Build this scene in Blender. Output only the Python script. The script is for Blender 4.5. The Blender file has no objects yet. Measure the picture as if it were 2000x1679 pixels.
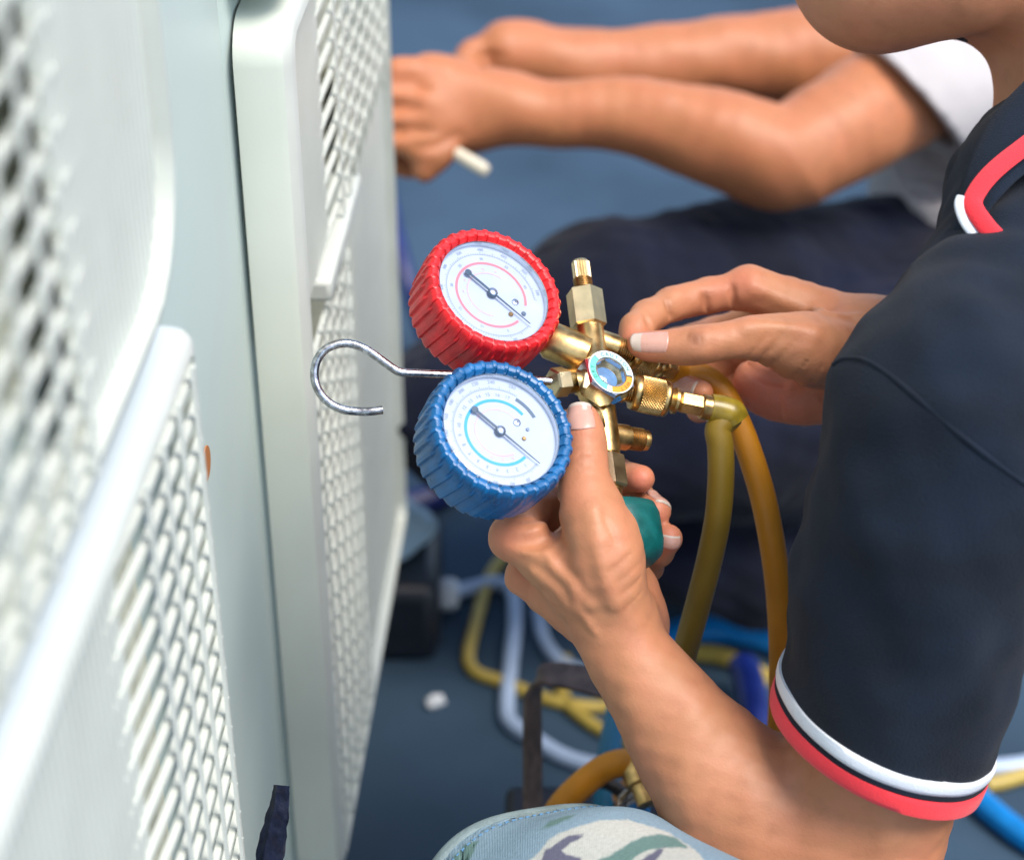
import bpy, bmesh, math, random
import numpy as np
from mathutils import Vector, Matrix
random.seed(7); rng = np.random.default_rng(7)
scene = bpy.context.scene
COL = scene.collection
# ------------------------------------------------------------------ camera, sky, sun, exposure
TILT = math.radians(33); CAM_H = 1.10; LENS = 70.0
FPX = LENS/36*2000
cam_d = bpy.data.cameras.new('camera'); cam = bpy.data.objects.new('camera', cam_d); COL.objects.link(cam)
cam.location = (0, 0, CAM_H); cam.rotation_euler = (math.radians(90)-TILT, 0, 0)
cam_d.lens = LENS; cam_d.sensor_width = 36; cam_d.clip_start = .02; cam_d.clip_end = 200
cam_d.dof.use_dof = True; cam_d.dof.focus_distance = .925; cam_d.dof.aperture_fstop = 6.0
cam_d.dof.aperture_blades = 0
scene.camera = cam
SUN_EL = math.radians(60); SUN_AZ = math.radians(124)     # azimuth from +Y clockwise (towards +X): high on the right
world = bpy.data.worlds.new('World'); scene.world = world; world.use_nodes = True
wn = world.node_tree.nodes; wl = world.node_tree.links
bg = wn['Background']; sky = wn.new('ShaderNodeTexSky'); sky.sky_type = 'NISHITA'
sky.sun_disc = False; sky.sun_elevation = SUN_EL; sky.sun_rotation = SUN_AZ; sky.air_density = 1.0; sky.dust_density = 1.5
wl.new(sky.outputs[0], bg.inputs[0]); bg.inputs[1].default_value = .125
sun_d = bpy.data.lights.new('sun', 'SUN'); sun = bpy.data.objects.new('sun', sun_d); COL.objects.link(sun)
sun_d.energy = 1.75; sun_d.angle = math.radians(28); sun_d.color = (1, .93, .85)
sd = Vector((math.sin(SUN_AZ)*math.cos(SUN_EL), math.cos(SUN_AZ)*math.cos(SUN_EL), math.sin(SUN_EL)))
sun.rotation_euler = sd.to_track_quat('Z', 'Y').to_euler()
scene.view_settings.view_transform = 'Standard'; scene.view_settings.look = 'None'
scene.view_settings.exposure = 1.18; scene.view_settings.gamma = 1; scene.view_settings.use_curve_mapping = False
scene.render.engine = 'CYCLES'
scene.cycles.max_bounces = 6; scene.cycles.transparent_max_bounces = 12
# ------------------------------------------------------------------ coordinates
AR = np.array([1, 0, 0.]); AU = np.array([0, math.sin(TILT), math.cos(TILT)]); AW = np.array([0, math.cos(TILT), -math.sin(TILT)])
AO = np.array([0, 0, CAM_H])
def C(x, y, z):                      # a sight line at photo pixel (x, y), z metres along the lens axis
    return AO + z*(AR*(x-1000)/FPX + AU*(839.5-y)/FPX + AW)
def V(x, up, tow): return AR*x + AU*up - AW*tow
def G(x, y, h=0.0):                  # where the sight line meets height h
    d = C(x, y, 1)-AO
    return AO + d*((h-CAM_H)/d[2])
def nrm(v): v = np.asarray(v, float); return v/np.linalg.norm(v)
# ------------------------------------------------------------------ materials
def mat(name, color, rough=.5, metal=0, var=.0, vscale=60, bump=0, bscale=400, spec=.5, coat=0, sss=0, var_col=None, detail=4, sheen=0):
    m = bpy.data.materials.new(name); m.use_nodes = True
    N = m.node_tree.nodes; L = m.node_tree.links; b = N['Principled BSDF']
    b.inputs['Roughness'].default_value = rough; b.inputs['Metallic'].default_value = metal
    b.inputs['Specular IOR Level'].default_value = spec; b.inputs['Coat Weight'].default_value = coat
    b.inputs['Base Color'].default_value = (*color, 1)
    if sheen: b.inputs['Sheen Weight'].default_value = sheen; b.inputs['Sheen Roughness'].default_value = .6
    if var or bump:
        tc = N.new('ShaderNodeTexCoord')
    if var:
        n = N.new('ShaderNodeTexNoise'); n.inputs['Scale'].default_value = vscale; n.inputs['Detail'].default_value = detail
        L.new(tc.outputs['Object'], n.inputs['Vector'])
        mx = N.new('ShaderNodeMix'); mx.data_type = 'RGBA'
        vc = var_col or tuple(c*(1-var) for c in color)
        mx.inputs['A'].default_value = (*vc, 1); mx.inputs['B'].default_value = (*(color if var_col else tuple(min(1, c*(1+var)) for c in color)), 1)
        r = N.new('ShaderNodeMapRange'); r.inputs['From Min'].default_value = .35; r.inputs['From Max'].default_value = .65
        L.new(n.outputs['Fac'], r.inputs['Value']); L.new(r.outputs[0], mx.inputs['Factor']); L.new(mx.outputs['Result'], b.inputs['Base Color'])
        r2 = N.new('ShaderNodeMapRange'); r2.inputs['To Min'].default_value = max(.03, rough-.1); r2.inputs['To Max'].default_value = min(1, rough+.12)
        L.new(n.outputs['Fac'], r2.inputs['Value']); L.new(r2.outputs[0], b.inputs['Roughness'])
    if bump:
        n2 = N.new('ShaderNodeTexNoise'); n2.inputs['Scale'].default_value = bscale; n2.inputs['Detail'].default_value = 4
        L.new(tc.outputs['Object'], n2.inputs['Vector'])
        bp = N.new('ShaderNodeBump'); bp.inputs['Strength'].default_value = bump; bp.inputs['Distance'].default_value = .001
        L.new(n2.outputs['Fac'], bp.inputs['Height']); L.new(bp.outputs[0], b.inputs['Normal'])
    return m
def skin_mat(name, base, flush, dark):
    m = mat(name, base, rough=.50, spec=.42)
    N = m.node_tree.nodes; L = m.node_tree.links; b = N['Principled BSDF']
    tc = N.new('ShaderNodeTexCoord')
    at = N.new('ShaderNodeAttribute'); at.attribute_name = 'flush'
    at2 = N.new('ShaderNodeAttribute'); at2.attribute_name = 'tan'  # darker skin tone, with finger crease shade painted in
    n = N.new('ShaderNodeTexNoise'); n.inputs['Scale'].default_value = 45; n.inputs['Detail'].default_value = 5
    L.new(tc.outputs['Object'], n.inputs['Vector'])
    mx = N.new('ShaderNodeMix'); mx.data_type = 'RGBA'
    mx.inputs['A'].default_value = (*base, 1); mx.inputs['B'].default_value = (*flush, 1)
    ad = N.new('ShaderNodeMath'); ad.operation = 'MULTIPLY_ADD'; ad.inputs[1].default_value = .9; ad.inputs[2].default_value = -.34
    L.new(n.outputs['Fac'], ad.inputs[0])
    ad2 = N.new('ShaderNodeMath'); ad2.operation = 'ADD'; ad2.use_clamp = True
    L.new(ad.outputs[0], ad2.inputs[0]); L.new(at.outputs['Fac'], ad2.inputs[1]); L.new(ad2.outputs[0], mx.inputs['Factor'])
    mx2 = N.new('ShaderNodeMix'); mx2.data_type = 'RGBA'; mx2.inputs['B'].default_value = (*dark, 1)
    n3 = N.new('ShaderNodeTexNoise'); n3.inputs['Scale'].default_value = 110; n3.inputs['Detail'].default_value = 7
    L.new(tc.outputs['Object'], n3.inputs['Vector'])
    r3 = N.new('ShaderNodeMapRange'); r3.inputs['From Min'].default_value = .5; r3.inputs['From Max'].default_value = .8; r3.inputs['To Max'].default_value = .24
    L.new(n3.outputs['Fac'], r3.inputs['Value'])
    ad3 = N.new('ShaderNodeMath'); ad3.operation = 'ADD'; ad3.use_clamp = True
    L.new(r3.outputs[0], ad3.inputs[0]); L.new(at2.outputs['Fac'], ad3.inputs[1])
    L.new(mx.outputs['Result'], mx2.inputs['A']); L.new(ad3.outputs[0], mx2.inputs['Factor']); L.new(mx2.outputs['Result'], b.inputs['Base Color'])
    b.inputs['Subsurface Weight'].default_value = .12; b.inputs['Subsurface Radius'].default_value = (1, .35, .2); b.inputs['Subsurface Scale'].default_value = .004
    vo = N.new('ShaderNodeTexVoronoi'); vo.inputs['Scale'].default_value = 900
    L.new(tc.outputs['Object'], vo.inputs['Vector'])
    n2 = N.new('ShaderNodeTexNoise'); n2.inputs['Scale'].default_value = 420; n2.inputs['Detail'].default_value = 5
    L.new(tc.outputs['Object'], n2.inputs['Vector'])
    sm = N.new('ShaderNodeMath'); sm.operation = 'MULTIPLY_ADD'; sm.inputs[1].default_value = .45
    L.new(vo.outputs['Distance'], sm.inputs[0]); L.new(n2.outputs['Fac'], sm.inputs[2])
    bp = N.new('ShaderNodeBump'); bp.inputs['Strength'].default_value = .22; bp.inputs['Distance'].default_value = .0006
    L.new(sm.outputs[0], bp.inputs['Height']); L.new(bp.outputs[0], b.inputs['Normal'])
    return m
M = {}
M['ground'] = mat('ground_mat', (.040, .072, .110), rough=.75, spec=.15, var=.22, vscale=4, bump=.6, bscale=350, detail=8)
M['white'] = mat('cream_paint', (.55, .61, .62), rough=.38, var=.025, vscale=9, bump=.05, bscale=500)
M['side'] = mat('grey_green_paint', (.68, .72, .62), rough=.42, var=.04, vscale=9, bump=.06, bscale=500)
M['face'] = mat('grey_blue_paint', (.52, .62, .57), rough=.45, var=.03, vscale=9)
M['grille'] = mat('grille_plastic', (.58, .61, .55), rough=.4, var=.03, vscale=30)
M['coil'] = mat('coil_grey', (.64, .64, .50), rough=.6, var=.2, vscale=80)
M['fan'] = mat('fan_grey', (.42, .43, .36), rough=.5)
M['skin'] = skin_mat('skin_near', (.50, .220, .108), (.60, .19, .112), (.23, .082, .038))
M['skin_far'] = skin_mat('skin_far', (.47, .178, .074), (.55, .17, .085), (.20, .070, .03))
M['nail'] = mat('nail', (.58, .32, .245), rough=.28, var=.06, vscale=120, spec=.6)
M['nailtip'] = mat('nail_tip', (.55, .46, .38), rough=.35)
M['shirt'] = mat('black_pique', (.0046, .0100, .0200), rough=.85, var=.3, vscale=25, bump=.6, bscale=1300, spec=.2, sheen=.05)
M['red_rib'] = mat('red_rib', (.85, .032, .045), rough=.8, bump=.5, bscale=1500, spec=.2, sheen=.2)
M['white_rib'] = mat('white_rib', (.74, .78, .82), rough=.8, bump=.5, bscale=1500, spec=.2, sheen=.2)
M['greyshirt'] = mat('grey_shirt', (.50, .47, .46), rough=.85, var=.08, vscale=20, bump=.4, bscale=700, spec=.2)
M['navy'] = mat('navy_cloth', (.0034, .0056, .0180), rough=.85, var=.4, vscale=12, bump=.5, bscale=600, spec=.2, sheen=.06)
M['hair'] = mat('hair', (.012, .010, .009), rough=.5)
M['redrub'] = mat('red_rubber', (.68, .014, .018), rough=.36, var=.22, vscale=90, bump=.12, bscale=700, spec=.5)
M['bluerub'] = mat('blue_rubber', (.001, .105, .285), rough=.30, var=.22, vscale=90, bump=.12, bscale=700, spec=.5)
M['dial'] = mat('dial_white', (.47, .53, .64), rough=.55, var=.04, vscale=90)
M['bezel'] = mat('bezel_steel', (.62, .66, .70), rough=.25, metal=1)
M['needle'] = mat('needle_dark', (.05, .09, .135), rough=.4)
M['p_grey'] = mat('print_grey', (.24, .30, .40), rough=.6)
M['p_dark'] = mat('print_dark', (.10, .15, .21), rough=.6)
M['p_red'] = mat('print_red', (.72, .20, .24), rough=.6)
M['p_pink'] = mat('print_pink', (.70, .46, .52), rough=.6)
M['p_blue'] = mat('print_blue', (.03, .36, .72), rough=.6)
M['brass'] = mat('brass', (.60, .40, .16), rough=.33, metal=1, var=.36, vscale=130, bump=.06, bscale=900)
M['brass_pale'] = mat('brass_pale', (.66, .54, .33), rough=.36, metal=1, var=.12, vscale=130, bump=.06, bscale=900)
M['brass_dark'] = mat('brass_dark', (.40, .24, .09), rough=.38, metal=1, var=.3, vscale=200)
M['chrome'] = mat('chrome', (.72, .76, .80), rough=.14, metal=1, var=.05, vscale=150)
M['hook'] = mat('hook_steel', (.62, .62, .62), rough=.24, metal=1, var=.42, vscale=330, var_col=(.27, .25, .24), bump=.15, bscale=900)
M['lab_pale'] = mat('label_pale', (.50, .70, .72), rough=.4)
M['lab_green'] = mat('label_green', (.16, .62, .50), rough=.4)
M['lab_orange'] = mat('label_orange', (.85, .36, .04), rough=.4)
M['lab_white'] = mat('label_white', (.80, .84, .86), rough=.4)
M['lab_text'] = mat('label_text', (.04, .16, .17), rough=.5)
M['lab_text_green'] = mat('label_text_green', (.0, .22, .14), rough=.5)
M['sightfluid'] = mat('sight_fluid', (.12, .25, .45), rough=.25, var=.3, vscale=90)
M['knob'] = mat('green_knob', (.003, .095, .090), rough=.38, var=.22, vscale=150, bump=.1, bscale=350)
M['hose'] = mat('yellow_hose', (.54, .215, .008), rough=.5, var=.06, vscale=70, bump=.1, bscale=500)
M['hose_olive'] = mat('olive_hose', (.23, .145, .010), rough=.5, var=.07, vscale=60, bump=.1, bscale=500)
M['sleeve_y'] = mat('hose_collar', (.27, .19, .015), rough=.32, var=.25, vscale=140, coat=.1)
M['thin_yellow'] = mat('thin_yellow', (.46, .33, .06), rough=.5, var=.1, vscale=40)
M['pale_tube'] = mat('pale_tube', (.40, .50, .66), rough=.45, var=.08, vscale=30)
M['bright_blue'] = mat('bright_blue_hose', (.0, .20, .56), rough=.38, var=.1, vscale=40)
M['teal_blue'] = mat('teal_blue', (.004, .16, .30), rough=.4, var=.1, vscale=40)
M['deep_blue'] = mat('deep_blue', (.004, .014, .12), rough=.4, var=.2, vscale=40)
M['rust'] = mat('rusty_strap', (.10, .07, .06), rough=.5, metal=.25, var=.35, vscale=120, bump=.12, bscale=500)
M['black'] = mat('black_plastic', (.010, .013, .02), rough=.4, var=.2, vscale=40)
M['strap'] = mat('black_strap', (.006, .009, .022), rough=.42, var=.4, vscale=200, bump=.8, bscale=160, spec=.1)
M['sticker'] = mat('orange_sticker', (.45, .16, .04), rough=.4)
M['paper'] = mat('white_scrap', (.72, .74, .74), rough=.7, var=.1, vscale=80)
M['pale_blue'] = mat('pale_blue_cloth', (.42, .58, .68), rough=.7, var=.15, vscale=40)
M['tool'] = mat('cream_plastic', (.70, .64, .50), rough=.4)
M['soft_stitch'] = mat('stitch', (.10, .24, .42), rough=.8)
M['hemband'] = mat('hem_band', (.22, .29, .30), rough=.9, var=.2, vscale=60, bump=.5, bscale=600)
def glass_mat():
    m = bpy.data.materials.new('gauge_glass'); m.use_nodes = True; N = m.node_tree.nodes; L = m.node_tree.links
    N.remove(N['Principled BSDF']); out = N['Material Output']
    t = N.new('ShaderNodeBsdfTransparent'); t.inputs[0].default_value = (.95, .97, 1, 1)
    g = N.new('ShaderNodeBsdfGlossy'); g.inputs['Roughness'].default_value = .06
    ge = N.new('ShaderNodeNewGeometry'); dt = N.new('ShaderNodeVectorMath'); dt.operation = 'DOT_PRODUCT'
    L.new(ge.outputs['Normal'], dt.inputs[0]); L.new(ge.outputs['Incoming'], dt.inputs[1])
    def mth(op, a, b=None):
        n = N.new('ShaderNodeMath'); n.operation = op
        L.new(a, n.inputs[0])
        if b is not None: n.inputs[1].default_value = b
        return n.outputs[0]
    ab = mth('ABSOLUTE', dt.outputs['Value']); iv = N.new('ShaderNodeMath'); iv.operation = 'SUBTRACT'; iv.inputs[0].default_value = 1; L.new(ab, iv.inputs[1])
    fr = mth('ADD', mth('MULTIPLY', mth('POWER', iv.outputs[0], 5), .94), .055)
    x = N.new('ShaderNodeMixShader'); L.new(fr, x.inputs[0]); L.new(t.outputs[0], x.inputs[1]); L.new(g.outputs[0], x.inputs[2]); L.new(x.outputs[0], out.inputs[0])
    return m
M['glass'] = glass_mat()
def camo_mat():
    m = mat('camo_cloth', (.4, .5, .55), rough=.9, spec=.15)
    N = m.node_tree.nodes; L = m.node_tree.links; b = N['Principled BSDF']; tc = N.new('ShaderNodeTexCoord')
    prev = None
    n = N.new('ShaderNodeTexNoise'); n.inputs['Scale'].default_value = 260; L.new(tc.outputs['Object'], n.inputs['Vector'])
    for (an, col) in (('print_white', (.54, .55, .50)), ('print_green', (.15, .25, .23)), ('print_purple', (.14, .14, .20))):
        at = N.new('ShaderNodeAttribute'); at.attribute_name = an
        ad = N.new('ShaderNodeMath'); ad.operation = 'MULTIPLY_ADD'; ad.inputs[1].default_value = .8; ad.inputs[2].default_value = -.4; L.new(n.outputs['Fac'], ad.inputs[0])
        a2 = N.new('ShaderNodeMath'); a2.operation = 'ADD'; L.new(at.outputs['Fac'], a2.inputs[0]); L.new(ad.outputs[0], a2.inputs[1])
        r = N.new('ShaderNodeMapRange'); r.inputs['From Min'].default_value = -.25; r.inputs['From Max'].default_value = .25; L.new(a2.outputs[0], r.inputs['Value'])
        mx = N.new('ShaderNodeMix'); mx.data_type = 'RGBA'; mx.inputs['B'].default_value = (*col, 1)
        if prev is None: mx.inputs['A'].default_value = (.25, .36, .44, 1)
        else: L.new(prev, mx.inputs['A'])
        L.new(r.outputs[0], mx.inputs['Factor']); prev = mx.outputs['Result']
    n3 = N.new('ShaderNodeTexNoise'); n3.inputs['Scale'].default_value = 700; L.new(tc.outputs['Object'], n3.inputs['Vector'])
    mm = N.new('ShaderNodeMix'); mm.data_type = 'RGBA'; mm.blend_type = 'MULTIPLY'; mm.inputs['Factor'].default_value = .35; L.new(prev, mm.inputs['A'])
    cr = N.new('ShaderNodeMapRange'); cr.inputs['From Min'].default_value = .3; cr.inputs['From Max'].default_value = .7; cr.inputs['To Min'].default_value = .55; L.new(n3.outputs['Fac'], cr.inputs['Value']); L.new(cr.outputs[0], mm.inputs['B'])
    L.new(mm.outputs['Result'], b.inputs['Base Color'])
    w = N.new('ShaderNodeTexWave'); w.inputs['Scale'].default_value = 420; w.inputs['Distortion'].default_value = 1.5; L.new(tc.outputs['Object'], w.inputs[0])
    bp = N.new('ShaderNodeBump'); bp.inputs['Strength'].default_value = .35; bp.inputs['Distance'].default_value = .0006; L.new(w.outputs['Fac'], bp.inputs['Height']); L.new(bp.outputs[0], b.inputs['Normal'])
    return m
M['camo'] = camo_mat()
# ------------------------------------------------------------------ object helpers
def tag(o, label=None, cat=None, group=None, kind=None):
    if label: o['label'] = label
    if cat: o['category'] = cat
    if group: o['group'] = group
    if kind: o['kind'] = kind
    return o
def empty(name, loc):
    o = bpy.data.objects.new(name, None); COL.objects.link(o); o.location = loc; o.empty_display_size = .02
    return o
def link_mesh(name, me, parent=None):
    o = bpy.data.objects.new(name, me); COL.objects.link(o)
    if parent is None:
        co = np.empty(len(me.vertices)*3, np.float32); me.vertices.foreach_get('co', co); co = co.reshape(-1, 3)
        base = (co.min(0)+co.max(0))/2; base[2] = co[:, 2].min()
        me.vertices.foreach_set('co', (co-base).ravel()); me.update(); o.location = base.tolist()
    if parent is not None:
        o.parent = parent
        o.matrix_parent_inverse = WORLD_INV(parent)
    return o
def WORLD_INV(p):
    mt = Matrix.Translation(p.location) if p.parent is None else Matrix.Identity(4)   # parts hold world-space meshes
    return mt.inverted()
class MB:
    """collects shapes in world space, builds one mesh object"""
    def __init__(s): s.v = []; s.f = []; s.m = []; s.mi = 0
    def add(s, vs, fs):
        b = len(s.v); s.v += [tuple(map(float, p)) for p in vs]; s.f += [tuple(i+b for i in f) for f in fs]; s.m += [s.mi]*len(fs)
    def loft(s, rings, close=True, cap0=True, cap1=True):
        n = len(rings[0]); vs = [p for r in rings for p in r]; fs = []
        for i in range(len(rings)-1):
            for j in range(n if close else n-1):
                k = (j+1) % n
                fs.append((i*n+j, i*n+k, (i+1)*n+k, (i+1)*n+j))
        if close and cap0: fs.append(tuple(range(n-1, -1, -1)))
        if close and cap1: fs.append(tuple((len(rings)-1)*n+j for j in range(n)))
        s.add(vs, fs)
    def tube(s, pts, r, n=12, smooth=0, flat=None, caps=True):
        pts = np.array(pts, float)
        if smooth: pts = catmull(pts, smooth)
        m = len(pts); rr = np.full(m, r) if np.isscalar(r) else np.interp(np.linspace(0, 1, m), np.linspace(0, 1, len(r)), r)
        rings = []; nv = None
        for i in range(m):
            t = nrm(pts[min(i+1, m-1)]-pts[max(i-1, 0)])
            if nv is None:
                a = np.array([0, 0, 1.]) if abs(t[2]) < .9 else np.array([1., 0, 0]); nv = nrm(np.cross(t, a))
            nv = nrm(nv-t*np.dot(nv, t)); bv = np.cross(t, nv)
            ang = np.arange(n)*2*math.pi/n
            rings.append([pts[i]+rr[i]*(nv*math.cos(q)+bv*math.sin(q)) for q in ang])
        s.loft(rings, cap0=caps, cap1=caps)
    def lathe(s, o, ax, prof, n=24, ref=None, caps=True, disp=None):
        ax = nrm(ax); a = np.array(ref) if ref is not None else (np.array([0, 0, 1.]) if abs(ax[2]) < .9 else np.array([1., 0, 0]))
        e1 = nrm(a-ax*np.dot(a, ax)); e2 = np.cross(ax, e1)
        rings = []
        for (r, z) in prof:
            ring = []
            for j in range(n):
                q = 2*math.pi*j/n; rad = r+(disp(q, r, z) if disp else 0)
                ring.append(o+ax*z+rad*(e1*math.cos(q)+e2*math.sin(q)))
            rings.append(ring)
        s.loft(rings, cap0=caps, cap1=caps)
    def box(s, o, ex, ey, ez):
        o, ex, ey, ez = map(np.asarray, (o, ex, ey, ez))
        vs = [o+a*ex+b*ey+c*ez for a in (-.5, .5) for b in (-.5, .5) for c in (-.5, .5)]
        s.add(vs, [(0, 1, 3, 2), (4, 6, 7, 5), (0, 4, 5, 1), (2, 3, 7, 6), (0, 2, 6, 4), (1, 5, 7, 3)])
    def build(s, name, m, parent=None, smooth=True, bevel=0, angle=35, label=None):
        me = bpy.data.meshes.new(name); me.from_pydata(s.v, [], s.f); me.validate()
        bm = bmesh.new(); bm.from_mesh(me); bmesh.ops.recalc_face_normals(bm, faces=bm.faces); bm.to_mesh(me); bm.free()
        for x in (m if isinstance(m, list) else [m]): me.materials.append(x)
        if isinstance(m, list):
            me.polygons.foreach_set('material_index', s.m)
        o = link_mesh(name, me, parent)
        if smooth:
            me.polygons.foreach_set('use_smooth', [True]*len(me.polygons))
            me.set_sharp_from_angle(angle=math.radians(angle))
        if bevel:
            bv = o.modifiers.new('bevel', 'BEVEL'); bv.width = bevel; bv.segments = 2; bv.limit_method = 'ANGLE'; bv.angle_limit = math.radians(40)
        if label: o['label'] = label
        return o
def catmull(p, k):
    p = np.asarray(p, float); q = np.vstack([2*p[0]-p[1], p, 2*p[-1]-p[-2]]); out = []
    for i in range(1, len(q)-2):
        for t in np.arange(k)/k:
            a, b, c, d = q[i-1], q[i], q[i+1], q[i+2]
            out.append(.5*((2*b)+(c-a)*t+(2*a-5*b+4*c-d)*t*t+(-a+3*b-3*c+d)*t**3))
    out.append(q[-2]); return np.array(out)
# ------------------------------------------------------------------ distance-field bodies
def seg_dist(P, pr):
    a, b, ra, rb, w, s = pr
    ab = b-a; L2 = float(ab@ab)
    D = P-a
    if w is not None: D = D+(s-1)*np.outer(D@w, w)
    if L2 < 1e-12: return np.sqrt((D*D).sum(1))-ra
    ab2 = ab if w is None else ab+(s-1)*(ab@w)*w
    t = np.clip(D@ab2/float(ab2@ab2), 0, 1)
    E = D-np.outer(t, ab2)
    return np.sqrt((E*E).sum(1))-(ra+(rb-ra)*t)
def smin(a, b, k):
    h = np.maximum(k-np.abs(a-b), 0)
    return np.minimum(a, b)-h*h/(4*k)
class Field:
    def __init__(s): s.groups = []; s.carves = []; s.disp = None; s.cut = None
    def chain(s, pts, k=.003, kout=.004, flat=None, sm=1):
        """pts: list of (px, py, zc, r_mm) joints; sm: how finely the limb is rounded between them"""
        Q = np.array([[*C(x, y, z), r/1000] for (x, y, z, r) in pts])
        if sm > 1 and len(Q) > 2: Q = catmull(Q, sm); k = .0012
        P = [(q[:3].copy(), float(q[3])) for q in Q]
        pr = [(P[i][0], P[i+1][0], P[i][1], P[i+1][1], *(flat or (None, 1))) for i in range(len(P)-1)] if len(P) > 1 else [(P[0][0], P[0][0], P[0][1], P[0][1], *(flat or (None, 1)))]
        s.groups.append((pr, k, kout)); return s
    def carve(s, pts, k=.002):
        P = [(C(x, y, z), r/1000) for (x, y, z, r) in pts]
        for i in range(len(P)-1): s.carves.append((P[i][0], P[i+1][0], P[i][1], P[i+1][1], None, 1, k))
    def hit(s, x, y, z0=.78, z1=1.15, n=371):
        """the first point of the surface along a sight line"""
        zs = np.linspace(z0, z1, n); f = s.ev(np.array([C(x, y, z) for z in zs]))
        i = int(np.argmax(f < 0)) if (f < 0).any() else -1
        if i <= 0: return None
        return zs[i-1]+(zs[i]-zs[i-1])*f[i-1]/(f[i-1]-f[i])
    def crease(s, pts, w=.7, depth=.35, k=.0012, zr=(.78, 1.15)):
        """a skin fold drawn on the surface; w: half width (mm)"""
        pts = catmull(np.array(pts, float), 3) if len(pts) > 2 else np.array(pts, float)
        zz = [s.hit(x, y, *zr) for (x, y) in pts]; n = len(pts); new = []
        for i in range(n-1):
            if zz[i] is None or zz[i+1] is None: continue
            ws = [w/1000*(.35+.65*math.sin(math.pi*(j+.0001)/(n-1))) for j in (i, i+1)]
            a, b = [C(pts[j][0], pts[j][1], zz[j])-AW*(ws[j-i]-depth/1000*ws[j-i]/(w/1000)) for j in (i, i+1)]
            new.append((a, b, ws[0], ws[1], None, 1, k))
        s.carves += new
    def ridge(s, pts, r=1.6, proud=.5, k=.004):
        """a vein or tendon standing slightly proud under the skin"""
        pts = catmull(np.array(pts, float), 3); zz = [s.hit(x, y) for (x, y) in pts]; n = len(pts); new = []
        for i in range(n-1):
            if zz[i] is None or zz[i+1] is None: continue
            c = [C(pts[j][0], pts[j][1], zz[j])+AW*(r-proud*(.3+.7*math.sin(math.pi*j/(n-1))))/1000 for j in (i, i+1)]
            new.append((c[0], c[1], r/1000, r/1000, None, 1))
        if new: s.groups.append((new, .0008, k))
    def ev(s, P, reach=None):
        ctr = P.mean(0)[None] if reach is not None else None
        d = np.full(len(P), .5)
        for pr, k, ko in s.groups:
            g = None
            for q in pr:
                if reach is not None and seg_dist(ctr, q)[0] > reach+.02+k+ko: continue
                e = seg_dist(P, q); g = e if g is None else smin(g, e, k)
            if g is not None: d = smin(d, g, ko)
        for c in s.carves:
            if reach is not None and seg_dist(ctr, c[:6])[0] > reach+.02: continue
            e = seg_dist(P, c[:6]); d = -smin(-d, e, c[6])
        if s.disp is not None: d = d+s.disp(P)
        if s.cut is not None: d = s.cut(P, d)
        return d
def mesh_field(F, h, N=20):
    """sparse-block surface nets"""
    lo = np.full(3, 1e9); hi = -lo
    for pr, k, ko in F.groups:
        for q in pr:
            r = max(q[2], q[3])+.012
            lo = np.minimum(lo, np.minimum(q[0], q[1])-r); hi = np.maximum(hi, np.maximum(q[0], q[1])+r)
    nb = np.ceil((hi-lo)/(h*N)).astype(int)
    I = np.stack(np.meshgrid(*[np.arange(n) for n in nb], indexing='ij'), -1).reshape(-1, 3)
    ctr = lo+(I+.5)*h*N; hd = h*N*.5*math.sqrt(3)
    d0 = F.ev(ctr); I = I[np.abs(d0) < hd*1.15+.010]
    dims = nb*N+4; keyf = lambda c: (c[:, 0]*dims[1]+c[:, 1])*dims[2]+c[:, 2]
    loc = np.stack(np.meshgrid(*[np.arange(N+2)]*3, indexing='ij'), -1).reshape(-1, 3)
    VK = []; VP = []; QK = []
    corners = np.array([(a, b, c) for a in (0, 1) for b in (0, 1) for c in (0, 1)])
    edges = [(i, j) for i in range(8) for j in range(i+1, 8) if np.abs(corners[i]-corners[j]).sum() == 1]
    for b in I:
        base = b*N-1
        P = lo+(loc+base)*h
        S = F.ev(P, hd+2*h).reshape((N+2,)*3)
        ins = S < 0
        if ins.all() or not ins.any(): continue
        cnt = np.zeros((N+1,)*3, int)
        for (x, y, z) in corners: cnt += ins[x:x+N+1, y:y+N+1, z:z+N+1]
        cells = np.argwhere((cnt > 0) & (cnt < 8))
        if not len(cells): continue
        sv = np.stack([S[cells[:, 0]+x, cells[:, 1]+y, cells[:, 2]+z] for (x, y, z) in corners], 1)
        acc = np.zeros((len(cells), 3)); num = np.zeros(len(cells))
        for (i, j) in edges:
            m = (sv[:, i] < 0) != (sv[:, j] < 0)
            t = np.where(m, sv[:, i]/np.where(m, sv[:, i]-sv[:, j], 1), 0)
            p = corners[i]+(corners[j]-corners[i])*t[:, None]
            acc += p*m[:, None]; num += m
        VP.append(lo+(cells+base+acc/num[:, None])*h); VK.append(keyf(cells+base+1))
        for ax in range(3):
            sh = [slice(1, N+1)]*3; s2 = list(sh); s2[ax] = slice(2, N+2)
            A = ins[tuple(sh)]; B = ins[tuple(s2)]
            e = np.argwhere(A != B)+1
            if not len(e): continue
            u, v = [(1, 2), (2, 0), (0, 1)][ax]
            flip = ins[e[:, 0], e[:, 1], e[:, 2]]
            def cell(du, dv):
                c = e.copy(); c[:, u] += du; c[:, v] += dv; return keyf(c+base+1)
            q = np.stack([cell(-1, -1), cell(0, -1), cell(0, 0), cell(-1, 0)], 1)
            q[~flip] = q[~flip][:, ::-1]
            QK.append(q)
    VK = np.concatenate(VK); VP = np.concatenate(VP); QK = np.concatenate(QK)
    uk, idx = np.unique(VK, return_index=True); VP = VP[idx]
    Q = np.searchsorted(uk, QK)
    ok = (uk[np.minimum(Q, len(uk)-1)] == QK).all(1)
    return VP, Q[ok]
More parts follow.
